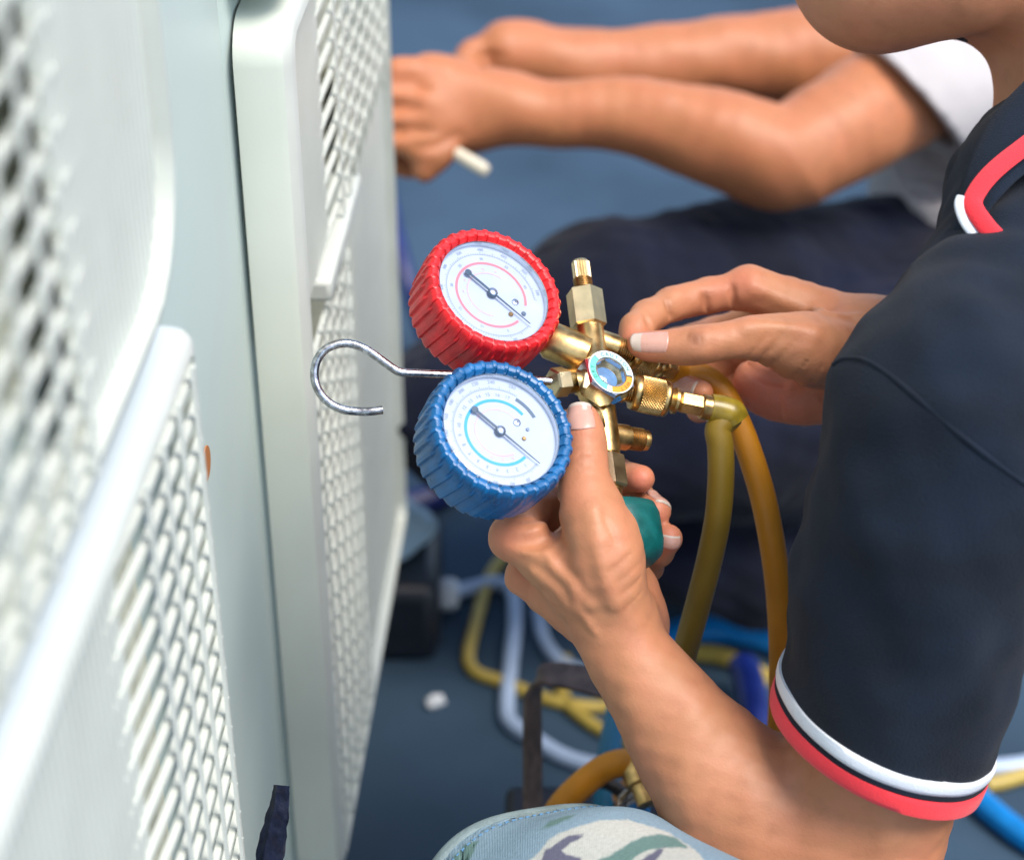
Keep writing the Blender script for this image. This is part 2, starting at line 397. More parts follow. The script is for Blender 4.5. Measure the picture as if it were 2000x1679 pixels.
def build_body(name, parts, m, parent=None, flush=(), tone_shade=()):
    VS = []; QS = []; off = 0
    for (v, q) in parts: VS.append(v); QS.append(q+off); off += len(v)
    v = np.concatenate(VS); q = np.concatenate(QS)
    me = bpy.data.meshes.new(name); me.vertices.add(len(v)); me.vertices.foreach_set('co', v.astype(np.float32).ravel())
    me.loops.add(q.size); me.loops.foreach_set('vertex_index', q.astype(np.int32).ravel())
    me.polygons.add(len(q)); me.polygons.foreach_set('loop_start', np.arange(0, q.size, 4, dtype=np.int32))
    me.polygons.foreach_set('use_smooth', np.ones(len(q), bool))
    me.update(); me.validate()
    for nm, lst in (('flush', flush), ('tan', tone_shade)):
        if lst:
            w = np.zeros(len(v), np.float32)
            for (c, r, s) in lst: w += s*np.exp(-((v-c)**2).sum(1)/(r*r)).astype(np.float32)
            at = me.attributes.new(nm, 'FLOAT', 'POINT'); at.data.foreach_set('value', np.clip(w, 0, 1))
    me.materials.append(m)
    return link_mesh(name, me, parent)
def soft_noise(seed, scale, amp):
    r = np.random.default_rng(seed); K = r.normal(size=(7, 3)); K = K/np.linalg.norm(K, axis=1)[:, None]*(2*math.pi/scale)*r.uniform(.6, 1.7, (7, 1)); ph = r.uniform(0, 6.28, 7)
    return lambda P: amp*np.sin(P@K.T+ph).sum(1)/3
# ------------------------------------------------------------------ ground
gb = MB(); gb.add([(-40, -20, 0), (40, -20, 0), (40, 60, 0), (-40, 60, 0)], [(0, 1, 2, 3)])
go = gb.build('ground', M['ground'], smooth=False); tag(go, kind='structure', label='dark blue grey ground sheet under the work area')
# ------------------------------------------------------------------ condenser units
AZ = math.radians(3.35); UD = np.array([math.sin(AZ), math.cos(AZ), 0]); ND = np.array([math.cos(AZ), -math.sin(AZ), 0]); ZD = np.array([0, 0, 1.])
SB = -.190
def A(u, s, z): return UD*u+ND*s+ZD*z
def rrect(u0, u1, z0, z1, r, s, k=6):
    pts = []
    for (cu, cz, a0) in ((u1-r, z1-r, 0), (u0+r, z1-r, 90), (u0+r, z0+r, 180), (u1-r, z0+r, 270)):
        for i in range(k+1):
            a = math.radians(a0+90*i/k); pts.append(A(cu+r*math.cos(a), s, cz+r*math.sin(a)))
    return pts
def fan_guard(root, u0, u1, z0, z1, r, depth, dome, border, pitch_z, pitch_u, side_mat, split=.5, fine_near=True, step=.0085, bend=.035, hw=.0015, zones=None):
    m = MB(); m.mi = 0
    lp = lambda ins, s: rrect(u0+ins, u1-ins, z0+ins, z1-ins, max(.006, r-ins), SB+s)
    m.loft([lp(0, .0015), lp(0, depth-.008), lp(.001, depth-.004)], cap0=False, cap1=False)
    m.mi = 1
    m.loft([lp(.001, depth-.004), lp(.004, depth-.0008), lp(.008, depth), lp(border, depth+.0005), lp(border+.001, depth-.012)], cap0=False, cap1=False)
    fr = m.build('fan_guard', [side_mat, M['grille']], root, angle=50)
    for (za, zb, split, fine_near) in zones or [(z0+border, z1-border, split, fine_near)]:
        lattice(fr, u0+border, u1-border, za, zb, r if zones is None else .02, depth, border, pitch_z, pitch_u, split, fine_near, step, bend, hw)
    return fr
def lattice(fr, u0, u1, z0, z1, r, depth, border, pitch_z, pitch_u, split, fine_near, step, bend, hw):
    uc, zc_, hu, hz = (u0+u1)/2, (z0+z1)/2, (u1-u0)/2, (z1-z0)/2
    rc = max(.006, r-border)
    def half(h1, h2, d):                                  # half length of a line across a rounded rectangle
        e = max(0, abs(d)-(h2-rc)); return h1-rc+math.sqrt(max(0, rc*rc-e*e))
    # one side of the face is finely fluted, the other an open lattice standing a little prouder; the bars bend up out of the flutes
    ut = u0+split*2*hu; sgn = 1 if fine_near else -1
    def lift(u):
        t = min(1, max(0, (sgn*(u-ut)+bend)/(2*bend))); return step*(t*t*(3-2*t))
    def half_span(u): return half(hz, hu, u-uc)
    base = depth-.006
    fa, fb = (u0, ut) if fine_near else (ut, u1)
    n = int((fb-fa)/.0058)
    for i in range(n):
        u = fa+(i+.5)*(fb-fa)/n; h = half_span(u); s = SB+base
        w = .5*(fb-fa)/n
        prof = [(-w, -.0042), (-w*.4, 0), (w*.4, 0), (w, -.0042)]
        b = MB(); b.loft([[A(u+du, s+ds, zc_+t*h) for (du, ds) in prof] for t in (-1, 1)], close=False); b.build('flute', M['grille'], fr, angle=60)
    oa, ob = (ut-bend*1.1, u1) if fine_near else (u0, ut+bend*1.1)
    n = int(2*hz/pitch_z)
    for i in range(n):
        z = zc_-hz+(i+.5)*2*hz/n; h = half(hu, hz, z-zc_); rings = []
        for u in np.linspace(max(oa, uc-h), min(ob, uc+h), 22):
            s = SB+base+lift(u)-.0014; zz = z-.010*(1-lift(u)/step)*1.0
            rings.append([A(u, s-.0034, zz-.0010), A(u, s-.0004, zz-.0014), A(u, s-.0004, zz+.0010), A(u, s-.0034, zz+.0012)])
        b = MB(); b.loft(rings); b.build('slat', M['grille'], fr, angle=60)
    k = 0; oa2, ob2 = (ut+bend*.3, u1) if fine_near else (u0, ut-bend*.3)
    n = max(3, int((ob2-oa2)/pitch_u))
    for i in range(n):
        u = oa2+(i+.5)*(ob2-oa2)/n; h = half_span(u); s = SB+base+lift(u); rings = []
        for t in np.linspace(-1, 1, 9):
            z = zc_+t*h
            rings.append([A(u-hw, s-.0006, z), A(u-hw*.6, s+.0008, z), A(u+hw*.6, s+.0008, z), A(u+hw, s-.0006, z)])
        b = MB(); b.loft(rings); b.build('rod', M['grille'], fr, angle=60)
def fan(root, uc, zc_, rad, s):
    m = MB(); m.lathe(A(uc, s-.004, zc_), ND, [(.001, .006), (.05, .004), (.052, -.02)], 20)
    for k in range(3):
        rows = []
        for t in np.linspace(.045, rad, 8):
            a0 = k*2*math.pi/3+.35*t/rad; w = .55+.35*t/rad; row = []
            for q in np.linspace(0, w, 7):
                a = a0+q; row.append(A(uc+t*math.cos(a), s-.03+.028*q/w, zc_+t*math.sin(a)))
            rows.append(row)
        m.loft(rows, close=False)
    m.build('fan_blades', M['fan'], root)
def unit(u0, u1, z0, z1, label, face):
    root = empty('condenser_unit', A((u0+u1)/2, SB-.16, 0).tolist())
    tag(root, label, 'air conditioner', 'outdoor condenser units standing in a row')
    def vert_loops(s0, s1, rr):
        prof = []
        for (cu, cs, a0) in ((u1-rr, s1-rr, 0), (u0+rr, s1-rr, 90), (u0+rr, s0+rr, 180), (u1-rr, s0+rr, 270)):
            for i in range(6):
                a = math.radians(a0+90*i/5); prof.append((cu+rr*math.cos(a), cs+rr*math.sin(a)))
        return [[A(u, s, z) for (u, s) in prof] for z in (z0, z0+.004, z1-.004, z1)]
    m = MB(); m.loft(vert_loops(SB-.32, SB, .012)); m.build('body_panel', face, root, angle=50)
    for uu in (u0+.08, u1-.08):
        b = MB(); b.box(A(uu, SB-.16, z0/2), UD*.06, ND*.34, ZD*(z0-.002)); b.build('foot', M['fan'], root, bevel=.004)
    return root
near = unit(-.02, .892, .10, 1.42, 'near cream condenser unit with two stacked fan grilles filling the left side', M['face'])
for (z0, z1, r) in ((.155, .722, .014), (.742, 1.30, .060)):
    c = MB(); c.box(A(.40, SB+.0008, (z0+z1)/2), UD*.46, ND*.0014, ZD*(z1-z0-.04)); c.build('coil_panel', M['coil'], near, smooth=False)
    fan(near, .40, (z0+z1)/2, .20, SB+.012)
    fan_guard(near, .135, .656, z0, z1, r, .030, 0, .010, .0165, .026, M['white'], split=(.77 if z0 < .5 else .76), fine_near=z0 < .5)
far = unit(.8955, 1.50, .10, 1.42, 'farther cream condenser unit beyond the seam with one tall grille box', M['face'])
c = MB(); c.box(A(1.10, SB+.0008, .455), UD*.36, ND*.0014, ZD*.54); c.build('coil_panel', M['coil'], far, smooth=False)
fan(far, 1.10, .455, .17, SB+.012)
fg = fan_guard(far, .8985, 1.300, .168, .742, .022, .030, 0, .010, .0165, .026, M['side'], step=.0058, zones=[(.180, .548, .48, False), (.566, .732, .30, True)])
b = MB(); b.box(A(1.040, SB+.0175, .557), UD*.14, ND*.029, ZD*.014); b.build('divider', M['grille'], fg, bevel=.003)
fan_guard(far, .8985, 1.300, .752, 1.30, .022, .030, 0, .010, .0165, .026, M['side'], split=.30, step=.0058)
dirv = C(402, 905, 1)-AO; tt = (SB+.0008-AO@ND)/(dirv@ND)
b = MB(); b.lathe(AO+dirv*tt, ND, [(.0001, .0006), (.0085, .0006), (.0087, 0)], 20); b.build('warning_sticker', M['sticker'], near, label='small round orange sticker edge beside the near grille')
# ------------------------------------------------------------------ gauge manifold
O_ = C(1163, 738, .952)
B_ = nrm(V(-.100, .88, -.36)); L_ = nrm(V(-.9, .116, .424)); N_ = nrm(V(.42, .51, .75))
gm = empty('gauge_manifold', O_.tolist())
tag(gm, 'brass refrigerant gauge manifold with one red and one blue dial and a wire hook', 'gauge manifold')
def at(l, b, n=0): return O_+(L_*l+B_*b+N_*n)/1000
font_cache = {}
def glyphs(txt):
    if txt not in font_cache:
        cu = bpy.data.curves.new('t', 'FONT'); cu.body = txt; cu.size = 1; cu.align_x = 'CENTER'; cu.align_y = 'CENTER'; cu.resolution_u = 3
        ob = bpy.data.objects.new('t', cu); me = ob.to_mesh()
        font_cache[txt] = ([(v.co.x, v.co.y) for v in me.vertices], [tuple(p.vertices) for p in me.polygons])
        ob.to_mesh_clear(); bpy.data.objects.remove(ob); bpy.data.curves.remove(cu)
    return font_cache[txt]
def gauge(name, dc, n_img, rub, label, blue):
    """dc: dial centre, n_img: dial normal in camera axes"""
    n = nrm(V(*n_img)); e1 = nrm(V(.77, -.64, 0)); e1 = nrm(e1-n*(e1@n)); e2 = np.cross(n, e1)   # e1: along the needle, e2: up right
    R = .0287
    def P(r, deg, z=0): a = math.radians(deg); return dc+e1*r*math.cos(a)+e2*r*math.sin(a)+n*z
    # rubber boot with slanted straps
    NR = 34
    def disp(q, r, z):
        if r < .028: return 0
        side = max(0, -z-.003)
        ph = (q*NR/(2*math.pi)+side*28) % 1.0
        strap = min(1, max(0, (.19-abs(ph-.5))/.04))             # narrow collars clasp the rim
        lap = (ph if ph < .92 else (1-ph)/.08*.92)               # the flank is lapped like shingles
        m_ = min(1, side/.0025)
        return .00085*strap*(1-.8*m_)+.0014*lap*m_-.0003
    prof = [(R-.0006, -.0006), (R+.0002, .0012), (.0298, .0024), (.0312, .0029), (.0326, .0026), (.0337, .0015), (.0342, -.0005), (.0342, -.003)]
    prof += [(.0342-.0014*t*t, -.003-.0215*t) for t in np.linspace(.08, 1, 14)] + [(.0318, -.0262), (.029, -.0275), (.012, -.028)]
    m = MB(); m.lathe(dc, n, prof, NR*16, ref=e1, caps=False, disp=disp)
    boot = m.build(name, rub, gm, angle=32, label=label)
    m = MB(); m.lathe(dc, n, [(.0275, -.0035), (.0275, -.0001), (.0279, .0004), (.0284, -.0002), (.0284, -.004)], 72, ref=e1, caps=False); m.build('bezel', M['bezel'], boot)
    m = MB(); m.lathe(dc, n, [(.0002, -.0034), (.0281, -.0034)], 72, ref=e1, caps=False); m.build('dial_face', M['dial'], boot, smooth=False)
    Z = -.00325
    def arc(mb, r, w, a0, a1, z=Z):
        k = max(3, int(abs(a1-a0)/3)); rows = []
        for a in np.linspace(a0, a1, k): rows.append([P(r*R-w*R/2, a, z), P(r*R+w*R/2, a, z)])
        mb.loft(rows, close=False)
    def ticks(mb, r, ln, w, a0, a1, k, every=5):
        for i in range(k+1):
            a = a0+(a1-a0)*i/k; l = ln*(1.7 if i % every == 0 else 1); t = nrm(P(1, a+90)-dc)*w*R/2
            p0, p1 = P(r*R, a, Z), P((r+l)*R, a, Z); mb.add([p0-t, p0+t, p1+t, p1-t], [(0, 1, 2, 3)])
    def text(mb, s, r, a, size, up=None):
        vs, fs = glyphs(s); o = P(r*R, a, Z+.00006); y = nrm(P(1, a)-dc) if up is None else up; x = np.cross(y, n)
        mb.add([o+(x*vx+y*vy)*size*R for (vx, vy) in vs], fs)
    if blue:
        m = MB(); arc(m, .56, .05, -4, -281); m.build('dial_band', M['p_blue'], boot, smooth=False)
        m = MB(); arc(m, .40, .012, -20, -290); ticks(m, .40, .03, .010, -20, -70, 18); ticks(m, .40, .03, .010, -75, -235, 30)
        for i, s_ in enumerate(('40', '35', '30', '20', '10')): text(m, s_, .47, -26-i*22, .065)
        m.build('dial_print', M['p_pink'], boot, smooth=False, label='faint pink inner scale')
        m = MB(); arc(m, .76, .006, 0, -258); ticks(m, .76, .035, .008, 0, -258, 104)
        for i, s_ in enumerate(('1', '2', '3', '4', '5', '6', '7', '8', '9', '10', '11', '12', '13', '14', '15', '16', '17')): text(m, s_, .665, -14-i*14.6, .088)
        for i, s_ in enumerate(('20', '40', '60', '80', '100', '120', '140', '160', '180', '200', '220', '240', '250')): text(m, s_, .885, -22-i*18.6 if i < 12 else -250, .085)
        m.build('dial_print', M['p_grey'], boot, smooth=False, label='grey pressure scale with numbers')
        m = MB(); arc(m, .71, .06, -259, -293, Z+.00004); m.build('dial_print', M['p_dark'], boot, smooth=False, label='dark block at the scale end')
        screws = ((.38, 72, .062, 'bezel'), (.42, 30, .035, 'brass_dark'), (.50, 51, .03, 'p_grey'))
    else:
        m = MB(); arc(m, .62, .045, -6, -331); m.build('dial_band', M['p_red'], boot, smooth=False)
        m = MB(); arc(m, .42, .012, -50, -262); ticks(m, .42, .03, .010, -60, -262, 44)
        for i in range(9): text(m, str(i*5), .50, -30-i*27, .06)
        m.build('dial_print', M['p_pink'], boot, smooth=False, label='faint pink inner scale')
        m = MB(); arc(m, .79, .006, 0, -318); ticks(m, .79, .03, .008, 0, -318, 100)
        for i in range(11): text(m, str((i+1)*50), .885, -28-i*28, .075)
        for i in range(8): text(m, str((i+1)*5), .70, -32-i*38, .07)
        m.build('dial_print', M['p_grey'], boot, smooth=False, label='grey pressure scale with numbers')
        screws = ((.43, 29, .058, 'bezel'), (.46, -8, .042, 'brass_dark'), (.62, 12, .04, 'p_dark'))
    for (r, a, sz, mt) in screws:
        m = MB(); m.lathe(P(r*R, a, Z), n, [(sz*R, 0), (sz*R, .0005), (sz*R*.8, .0007), (.00005, .0007)], 16, caps=False); sc = m.build('dial_screw', M[mt], boot)
        if mt == 'bezel':
            m = MB(); m.box(P(r*R, a, Z+.0007), e2*sz*R*1.7, e1*sz*R*.3, n*.0002); m.build('dial_screw', M['p_dark'], boot, smooth=False, label='dark screw slot')
    # needle
    m = MB(); zn = -.0016
    for (r0, w0, r1, w1) in ((-.50, .045, 0, .040), (0, .036, .80, .010)):
        p, q = dc+e1*r0*R+n*zn, dc+e1*r1*R+n*zn
        m.loft([[p-e2*w0*R/2, p+e2*w0*R/2, p+e2*w0*R/2+n*.0003, p-e2*w0*R/2+n*.0003], [q-e2*w1*R/2, q+e2*w1*R/2, q+e2*w1*R/2+n*.0003, q-e2*w1*R/2+n*.0003]])
    m.lathe(dc-e1*.52*R+n*zn, n, [(.06*R, 0), (.06*R, .0003)], 12)
    m.build('needle', M['needle'], boot, angle=30)
    m = MB(); m.lathe(dc+n*zn, n, [(.085*R, -.001), (.085*R, .0005), (.075*R, .0009)], 20); m.build('needle_hub', M['needle'], boot)
    m = MB(); m.lathe(dc+n*zn, n, [(.070*R, .0005), (.070*R, .0013), (.050*R, .0017), (.0001, .0018)], 20, caps=False); m.build('needle_hub', M['bezel'], boot, label='steel centre cap')
    m = MB(); m.lathe(dc, n, [(.0278, .0004), (.022, .0009), (.012, .00125), (.0001, .0014)], 64, ref=e1, caps=False); m.build('glass', M['glass'], boot, angle=80)
    return boot, n
RED_C = C(965, 568, .935); BLUE_C = C(980, 838, .8925)
red, n_r = gauge('red_gauge', RED_C, (.411, .495, .766), M['redrub'], 'gauge in a ribbed red rubber boot', False)
blue, n_b = gauge('blue_gauge', BLUE_C, (.367, .44, .819), M['bluerub'], 'gauge in a ribbed blue rubber boot', True)
def thread(mb, o, ax, r, ln, pitch=.0011, n=24):
    prof = [(r*.5, 0)]; z = 0
    while z < ln: prof += [(r*.90, z), (r, z+pitch*.35), (r, z+pitch*.6), (r*.90, z+pitch*.95)]; z += pitch
    prof += [(r*.88, ln), (r*.6, ln)]; mb.lathe(o, ax, prof, n)
def hexa(mb, o, ax, r, z0, z1, ref, ch=.0008):
    mb.lathe(o, ax, [(r*.86, z0), (r, z0+ch), (r, z1-ch), (r*.86, z1)], 6, ref=ref)
up = lambda mb: mb
# body bar: central block, upper and lower barrels
m = MB()
m.lathe(O_, B_, [(.0068, -.040), (.0076, -.036), (.0077, -.012), (.0092, -.0095), (.0100, -.004), (.0100, .006), (.0090, .010), (.0072, .0125), (.0070, .030)], 28)
m.lathe(C(1180, 733, .952), N_, [(.0122, -.008), (.0122, .004)], 28)
m.build('valve_body', M['brass'], gm, angle=40)
m = MB(); hexa(m, O_, B_, .0090, .0265, .0465, nrm(L_*.9+N_*.35)); m.build('packing_nut', M['brass_pale'], gm, angle=20, label='upper hexagonal nut')
m = MB(); thread(m, at(0, 46.5), B_, .0047, .0065); m.build('threaded_stem', M['brass_dark'], gm, angle=30)
m = MB(); m.lathe(at(0, 53), B_, [(.0042, 0), (.0042, .0085), (.0036, .0098), (.001, .0098)], 40, disp=lambda q, r, z: .00035*(1 if math.sin(q*20) > 0 else -1) if r > .004 else 0)
m.build('splined_stem', M['brass_pale'], gm, angle=25, label='splined valve stem with its handle missing')
m = MB(); hexa(m, O_, B_, .0086, -.0570, -.0405, nrm(L_*.9+N_*.35)); m.build('packing_nut', M['brass_pale'], gm, angle=20, label='lower hexagonal nut')
m = MB(); m.lathe(at(0, -66), B_, [(.0055, 0), (.0055, .0105)], 20); m.build('valve_stem', M['brass_dark'], gm)
# green knob, lobed
m = MB(); kn = at(-2.5, -79)
m.lathe(kn, B_, [(.002, .0140), (.013, .0135), (.0175, .0118), (.0192, .007), (.0195, -.006), (.0185, -.011), (.014, -.0148), (.002, -.0155)], 90,
        disp=lambda q, r, z: (.0004*math.cos(6*q)) if r > .01 else 0)
m.build('valve_knob', M['knob'], gm, angle=60, label='worn green plastic knob')
# gauge stems
def stem(boot_c, n, b, name_l):
    back = boot_c-n*.018; o = at(4, b); d = nrm(back-o); ln = np.linalg.norm(back-o)
    mm = MB(); mm.lathe(o, d, [(.0088, 0), (.0092, .004), (.0092, .0185), (.0078, .0205), (.004, .0205)], 26); mm.build('gauge_socket', M['brass'], gm, angle=40, label=name_l)
    mm = MB(); thread(mm, o+d*.0205, d, .0058, .009); mm.build('threaded_stem', M['brass_dark'], gm, angle=30)
    mm = MB(); mm.lathe(o+d*.029, d, [(.0052, 0), (.0052, ln-.029)], 16); mm.build('gauge_stem', M['brass_dark'], gm)
stem(RED_C+V(.004, -.001, -.002), n_r, 11.5, 'socket under the red gauge')
stem(BLUE_C, n_b, -24, 'socket under the blue gauge')
# hook nut, collar and wire hook
hk0 = C(1092, 746, .940); ax_h = nrm(hk0-C(1150, 740, .950))
m = MB(); m.lathe(C(1142, 741, .950), ax_h, [(.0075, 0), (.0075, .004), (.0058, .0055), (.0062, .007), (.0062, .0125), (.005, .0135)], 22); m.build('hook_collar', M['brass'], gm, angle=40)
m = MB(); hexa(m, hk0-ax_h*.0035, ax_h, .0072, -.0005, .0075, nrm(B_+N_*.2)); m.build('hook_nut', M['brass_pale'], gm, angle=20)
hp = [(1085, 745, .940), (1000, 740, .936), (905, 733, .931), (830, 730, .927), (785, 727, .925), (766, 718, .924), (745, 703, .923), (718, 684, .922), (690, 672, .921), (662, 671, .920), (636, 682, .919), (619, 704, .919), (614, 733, .919), (621, 760, .919), (640, 784, .920), (668, 799, .921), (700, 803, .922), (724, 803, .922), (747, 800, .923)]
m = MB(); m.tube([C(*p) for p in hp], .00205, 14, smooth=5); m.build('wire_hook', M['hook'], gm, angle=60)
# sight glass: chromed hexagon, printed ring, window
sg = C(1193, 727, .934)
es = nrm(V(.77, -.64, 0)); es = nrm(es-N_*(es@N_)); et = np.cross(N_, es)
hx = nrm(V(.1, 1, 0)); hx = nrm(hx-N_*(hx@N_))
m = MB(); m.lathe(sg, N_, [(.0118, -.0125), (.0132, -.0115), (.0136, -.0015), (.0128, 0), (.0082, .0001), (.0078, -.002)], 6, ref=hx, caps=False)
sight = m.build('sight_glass', M['chrome'], gm, angle=20, label='chromed hexagonal moisture sight glass')
def SP(r, deg, z): a = math.radians(deg); return sg+(N_*z)+hx*r*math.cos(a)+np.cross(hx, N_)*r*math.sin(a)      # clockwise from the top
def sector(mb, a0, a1, r0, r1, z):
    mb.loft([[SP(r0, a, z), SP(r1, a, z)] for a in np.linspace(a0, a1, max(3, int(abs(a1-a0)/5)))], close=False)
for (nm, mt, a0, a1, lb) in (('ring_label', 'lab_pale', -40, 95, 'pale blue sector reading caution'), ('ring_label', 'lab_green', -155, -42, 'green sector reading dry'), ('ring_label', 'lab_orange', 100, 188, 'orange sector reading wet'), ('ring_label', 'lab_white', 188.5, 204, 'white gap')):
    m = MB(); sector(m, a0, a1, .0082, .0112, .0004); m.build(nm, M[mt], sight, smooth=False, label=lb)
m = MB(); sector(m, 0, 360, .0112, .0118, .0003); m.build('ring_edge', M['lab_white'], sight, smooth=False)
def ringtext(s, a_mid, step, r, size, mt, flip=False):
    mb = MB()
    for i, ch in enumerate(s):
        a = a_mid+(i-(len(s)-1)/2)*step*(1 if not flip else -1)
        y = nrm(SP(1, a, 0)-SP(0, a, 0)); y = -y if flip else y; x = np.cross(y, N_); o = SP(r, a, .00055)
        vs, fs = glyphs(ch); mb.add([o+(x*vx+y*vy)*size for (vx, vy) in vs], fs)
    mb.build('ring_text', M[mt], sight, smooth=False, label='lettering '+s.lower())
ringtext('CAUTION', 28, 15, .0097, .0027, 'lab_text')
ringtext('DRY', -95, 15, .0097, .0027, 'lab_text_green')
ringtext('WET', 142, 15, .0097, .0027, 'brass_dark')
m = MB(); m.lathe(sg, N_, [(.0080, .0004), (.0079, -.003), (.0060, -.0046), (.0058, -.0052)], 40, caps=False); m.build('window_rim', M['brass_pale'], sight)
m = MB(); m.lathe(sg, N_, [(.0062, -.005), (.0001, -.0052)], 32, caps=False); m.build('indicator', M['sightfluid'], sight)
m = MB(); m.lathe(sg, N_, [(.0079, -.0006), (.005, .0004), (.0001, .0008)], 36, caps=False); m.build('glass', M['glass'], sight, angle=80)
# ports on the hose side
def port(o, d, ln, lb):
    mm = MB(); mm.lathe(o, d, [(.0062, 0), (.0062, ln), (.0052, ln+.0006)], 22); mm.build('hose_port', M['brass'], gm, label=lb)
    mm = MB(); thread(mm, o+d*ln, d, .0056, .0085); mm.build('threaded_stem', M['brass_dark'], gm, angle=30)
    return mm
pd = nrm(C(1262, 860, .956)-C(1175, 848, .944))
port(C(1175, 848, .944), pd, .0140, 'free port with bare thread')
mm = MB(); mm.lathe(C(1175, 848, .944)+pd*.0225, pd, [(.0048, 0), (.0050, .0006), (.0050, .0028), (.0040, .0034), (.0028, .0034), (.0026, .001)], 22, caps=False); mm.build('port_lip', M['brass'], gm)
port(C(1154, 662, .962), nrm(C(1240, 690, .968)-C(1154, 662, .962)), .0130, 'upper port behind the sight glass')
pc = C(1196, 757, .953); cd = nrm(C(1385, 801, .962)-C(1240, 771, .955))
port(pc, cd, .006, 'centre port under the knurled coupling')
# ------------------------------------------------------------------ hoses
def coupling(root, o, d, r=.0088, k1=.0185, hexlen=.0175):
    m = MB(); NK = 36
    prof = [(r*.75, 0), (r*.93, .0002), (r*.97, .001), (r, .0018), (r, .0036), (r*.965, .0040)] + [(r*1.0, z) for z in np.linspace(.0042, k1-.0032, 46)] + [(r*.965, k1-.003), (r, k1-.0026), (r, k1-.001), (r*.93, k1), (r*.55, k1+.0003)]
    def dk(q, rr, z):
        if .0041 < z < k1-.0031 and rr > r*.99:
            return .00032*(math.cos(NK*q+z*4200)+math.cos(NK*q-z*4200))-.0003
        return 0
    m.lathe(o, d, prof, NK*8, disp=dk); m.build('knurled_nut', M['brass'], root, angle=60)
    z = k1+.0008
    m = MB(); m.lathe(o, d, [(r*.55, z-.001), (r*.62, z+.0012), (r*.74, z+.0022), (r*.74, z+.0036), (r*.5, z+.0048), (r*.48, z+.006)], 24); m.build('swivel_collar', M['brass'], root, angle=40)
    m = MB(); hexa(m, o, d, r*.63, z+.005, z+.005+hexlen*.66, B_); m.build('hex_ferrule', M['brass'], root, angle=20)
    m = MB(); m.lathe(o, d, [(r*.62, z+.005+hexlen*.62), (r*.70, z+.005+hexlen*.66), (r*.70, z+.004+hexlen), (r*.60, z+.005+hexlen)], 24); m.build('crimp_ring', M['brass'], root, angle=40)
    return o+d*(z+.005+hexlen)
hA = empty('refrigerant_hose', G(1330, 1290).tolist()); tag(hA, 'olive yellow hose screwed to the lower knurled coupling beside the sight glass', 'hose', 'yellow refrigerant hoses on the manifold')
e = coupling(hA, pc+cd*.0095, cd)
m = MB(); m.tube([e-cd*.002, e+cd*.003, e+cd*.008+V(.0005, -.001, 0), e+cd*.0115+V(0, -.004, 0)], [.0068, .0074, .0078, .0072], 20, smooth=4); m.build('bend_sleeve', M['sleeve_y'], hA)
ze = .963
pts = [e+cd*.003, e+cd*.0085+V(0, -.0015, 0), C(1403, 836, ze), C(1407, 872, ze), C(1408, 930, .965), C(1402, 1010, .972), C(1384, 1100, .985), C(1358, 1200, 1.0), C(1334, 1290, 1.02), C(1315, 1400, 1.06), C(1320, 1480, 1.14), C(1340, 1500, 1.30), G(1380, 1450, .012), G(1500, 1400, .010), G(1650, 1420, .010)]
m = MB(); m.tube(pts, .0065, 20, smooth=8); m.build('hose', M['hose_olive'], hA)
hB = empty('refrigerant_hose', G(1530, 1340).tolist()); tag(hB, 'amber yellow hose pinched between thumb and fingers of the upper hand', 'hose', 'yellow refrigerant hoses on the manifold')
oB = C(1228, 688, .969); dB = nrm(C(1330, 728, .985)-oB)
eB = coupling(hB, oB, dB, k1=.016, hexlen=.010)
pts = [eB-dB*.004, eB+dB*.004, C(1372, 735, .985), C(1408, 762, .985), C(1440, 822, .985), C(1466, 890, .985), C(1490, 970, .988), C(1508, 1060, .992), C(1520, 1150, 1.0), C(1526, 1250, 1.01), C(1526, 1340, 1.03), C(1522, 1450, 1.08), G(1530, 1500, .30), G(1560, 1480, .012), G(1700, 1500, .012)]
m = MB(); m.tube(pts, .0065, 20, smooth=8); m.build('hose', M['hose'], hB)
#PART3
# ------------------------------------------------------------------ front worker
VOX = .00125
person = empty('person', G(1500, 1679).tolist())
tag(person, 'worker in black polo with red and white trim and camouflage shorts holding the gauges', 'person', 'people working on the condenser units')
# left arm with the hand that grips the manifold
F = Field()
F.chain([(1640, 1800, .935, 40), (1560, 1690, .930, 39), (1440, 1568, .925, 35.5), (1322, 1412, .922, 25.5), (1232, 1282, .922, 20.5), (1200, 1212, .922, 19.5)], sm=4, kout=.02)
F.chain([(1640, 1800, .935, 40), (1700, 1560, .915, 37.5), (1790, 1180, .88, 41), (1870, 820, .845, 46)], sm=4, kout=.022)
F.chain([(1200, 1205, .922, 18), (1120, 1130, .918, 16), (1040, 1066, .920, 12.5), (1000, 1049, .924, 10.0)], sm=3, kout=.007)
F.chain([(1205, 1215, .930, 18), (1110, 1170, .935, 15), (1030, 1125, .942, 9.6)], sm=3, kout=.007)
F.chain([(1220, 1225, .938, 17), (1140, 1200, .952, 14), (1062, 1160, .962, 9.0)], sm=3, kout=.007)
F.chain([(1240, 1230, .944, 15), (1180, 1215, .965, 12), (1105, 1190, .980, 8.5)], sm=3, kout=.007)
F.chain([(1262, 1212, .946, 9.5), (1238, 1160, .948, 13), (1205, 1100, .945, 12)], sm=3, kout=.006)
# thumb and its heel
F.chain([(1196, 1165, .912, 15.5), (1182, 1085, .905, 17.0), (1158, 1010, .907, 14.4), (1146, 965, .911, 12.6), (1140, 888, .920, 10.6), (1137, 850, .922, 10.2), (1134, 820, .9235, 8.6)], sm=3, kout=.006)
F.chain([(1208, 1110, .920, 10.5), (1197, 1040, .920, 11.5), (1172, 985, .916, 9.5)], k=.01, kout=.010)
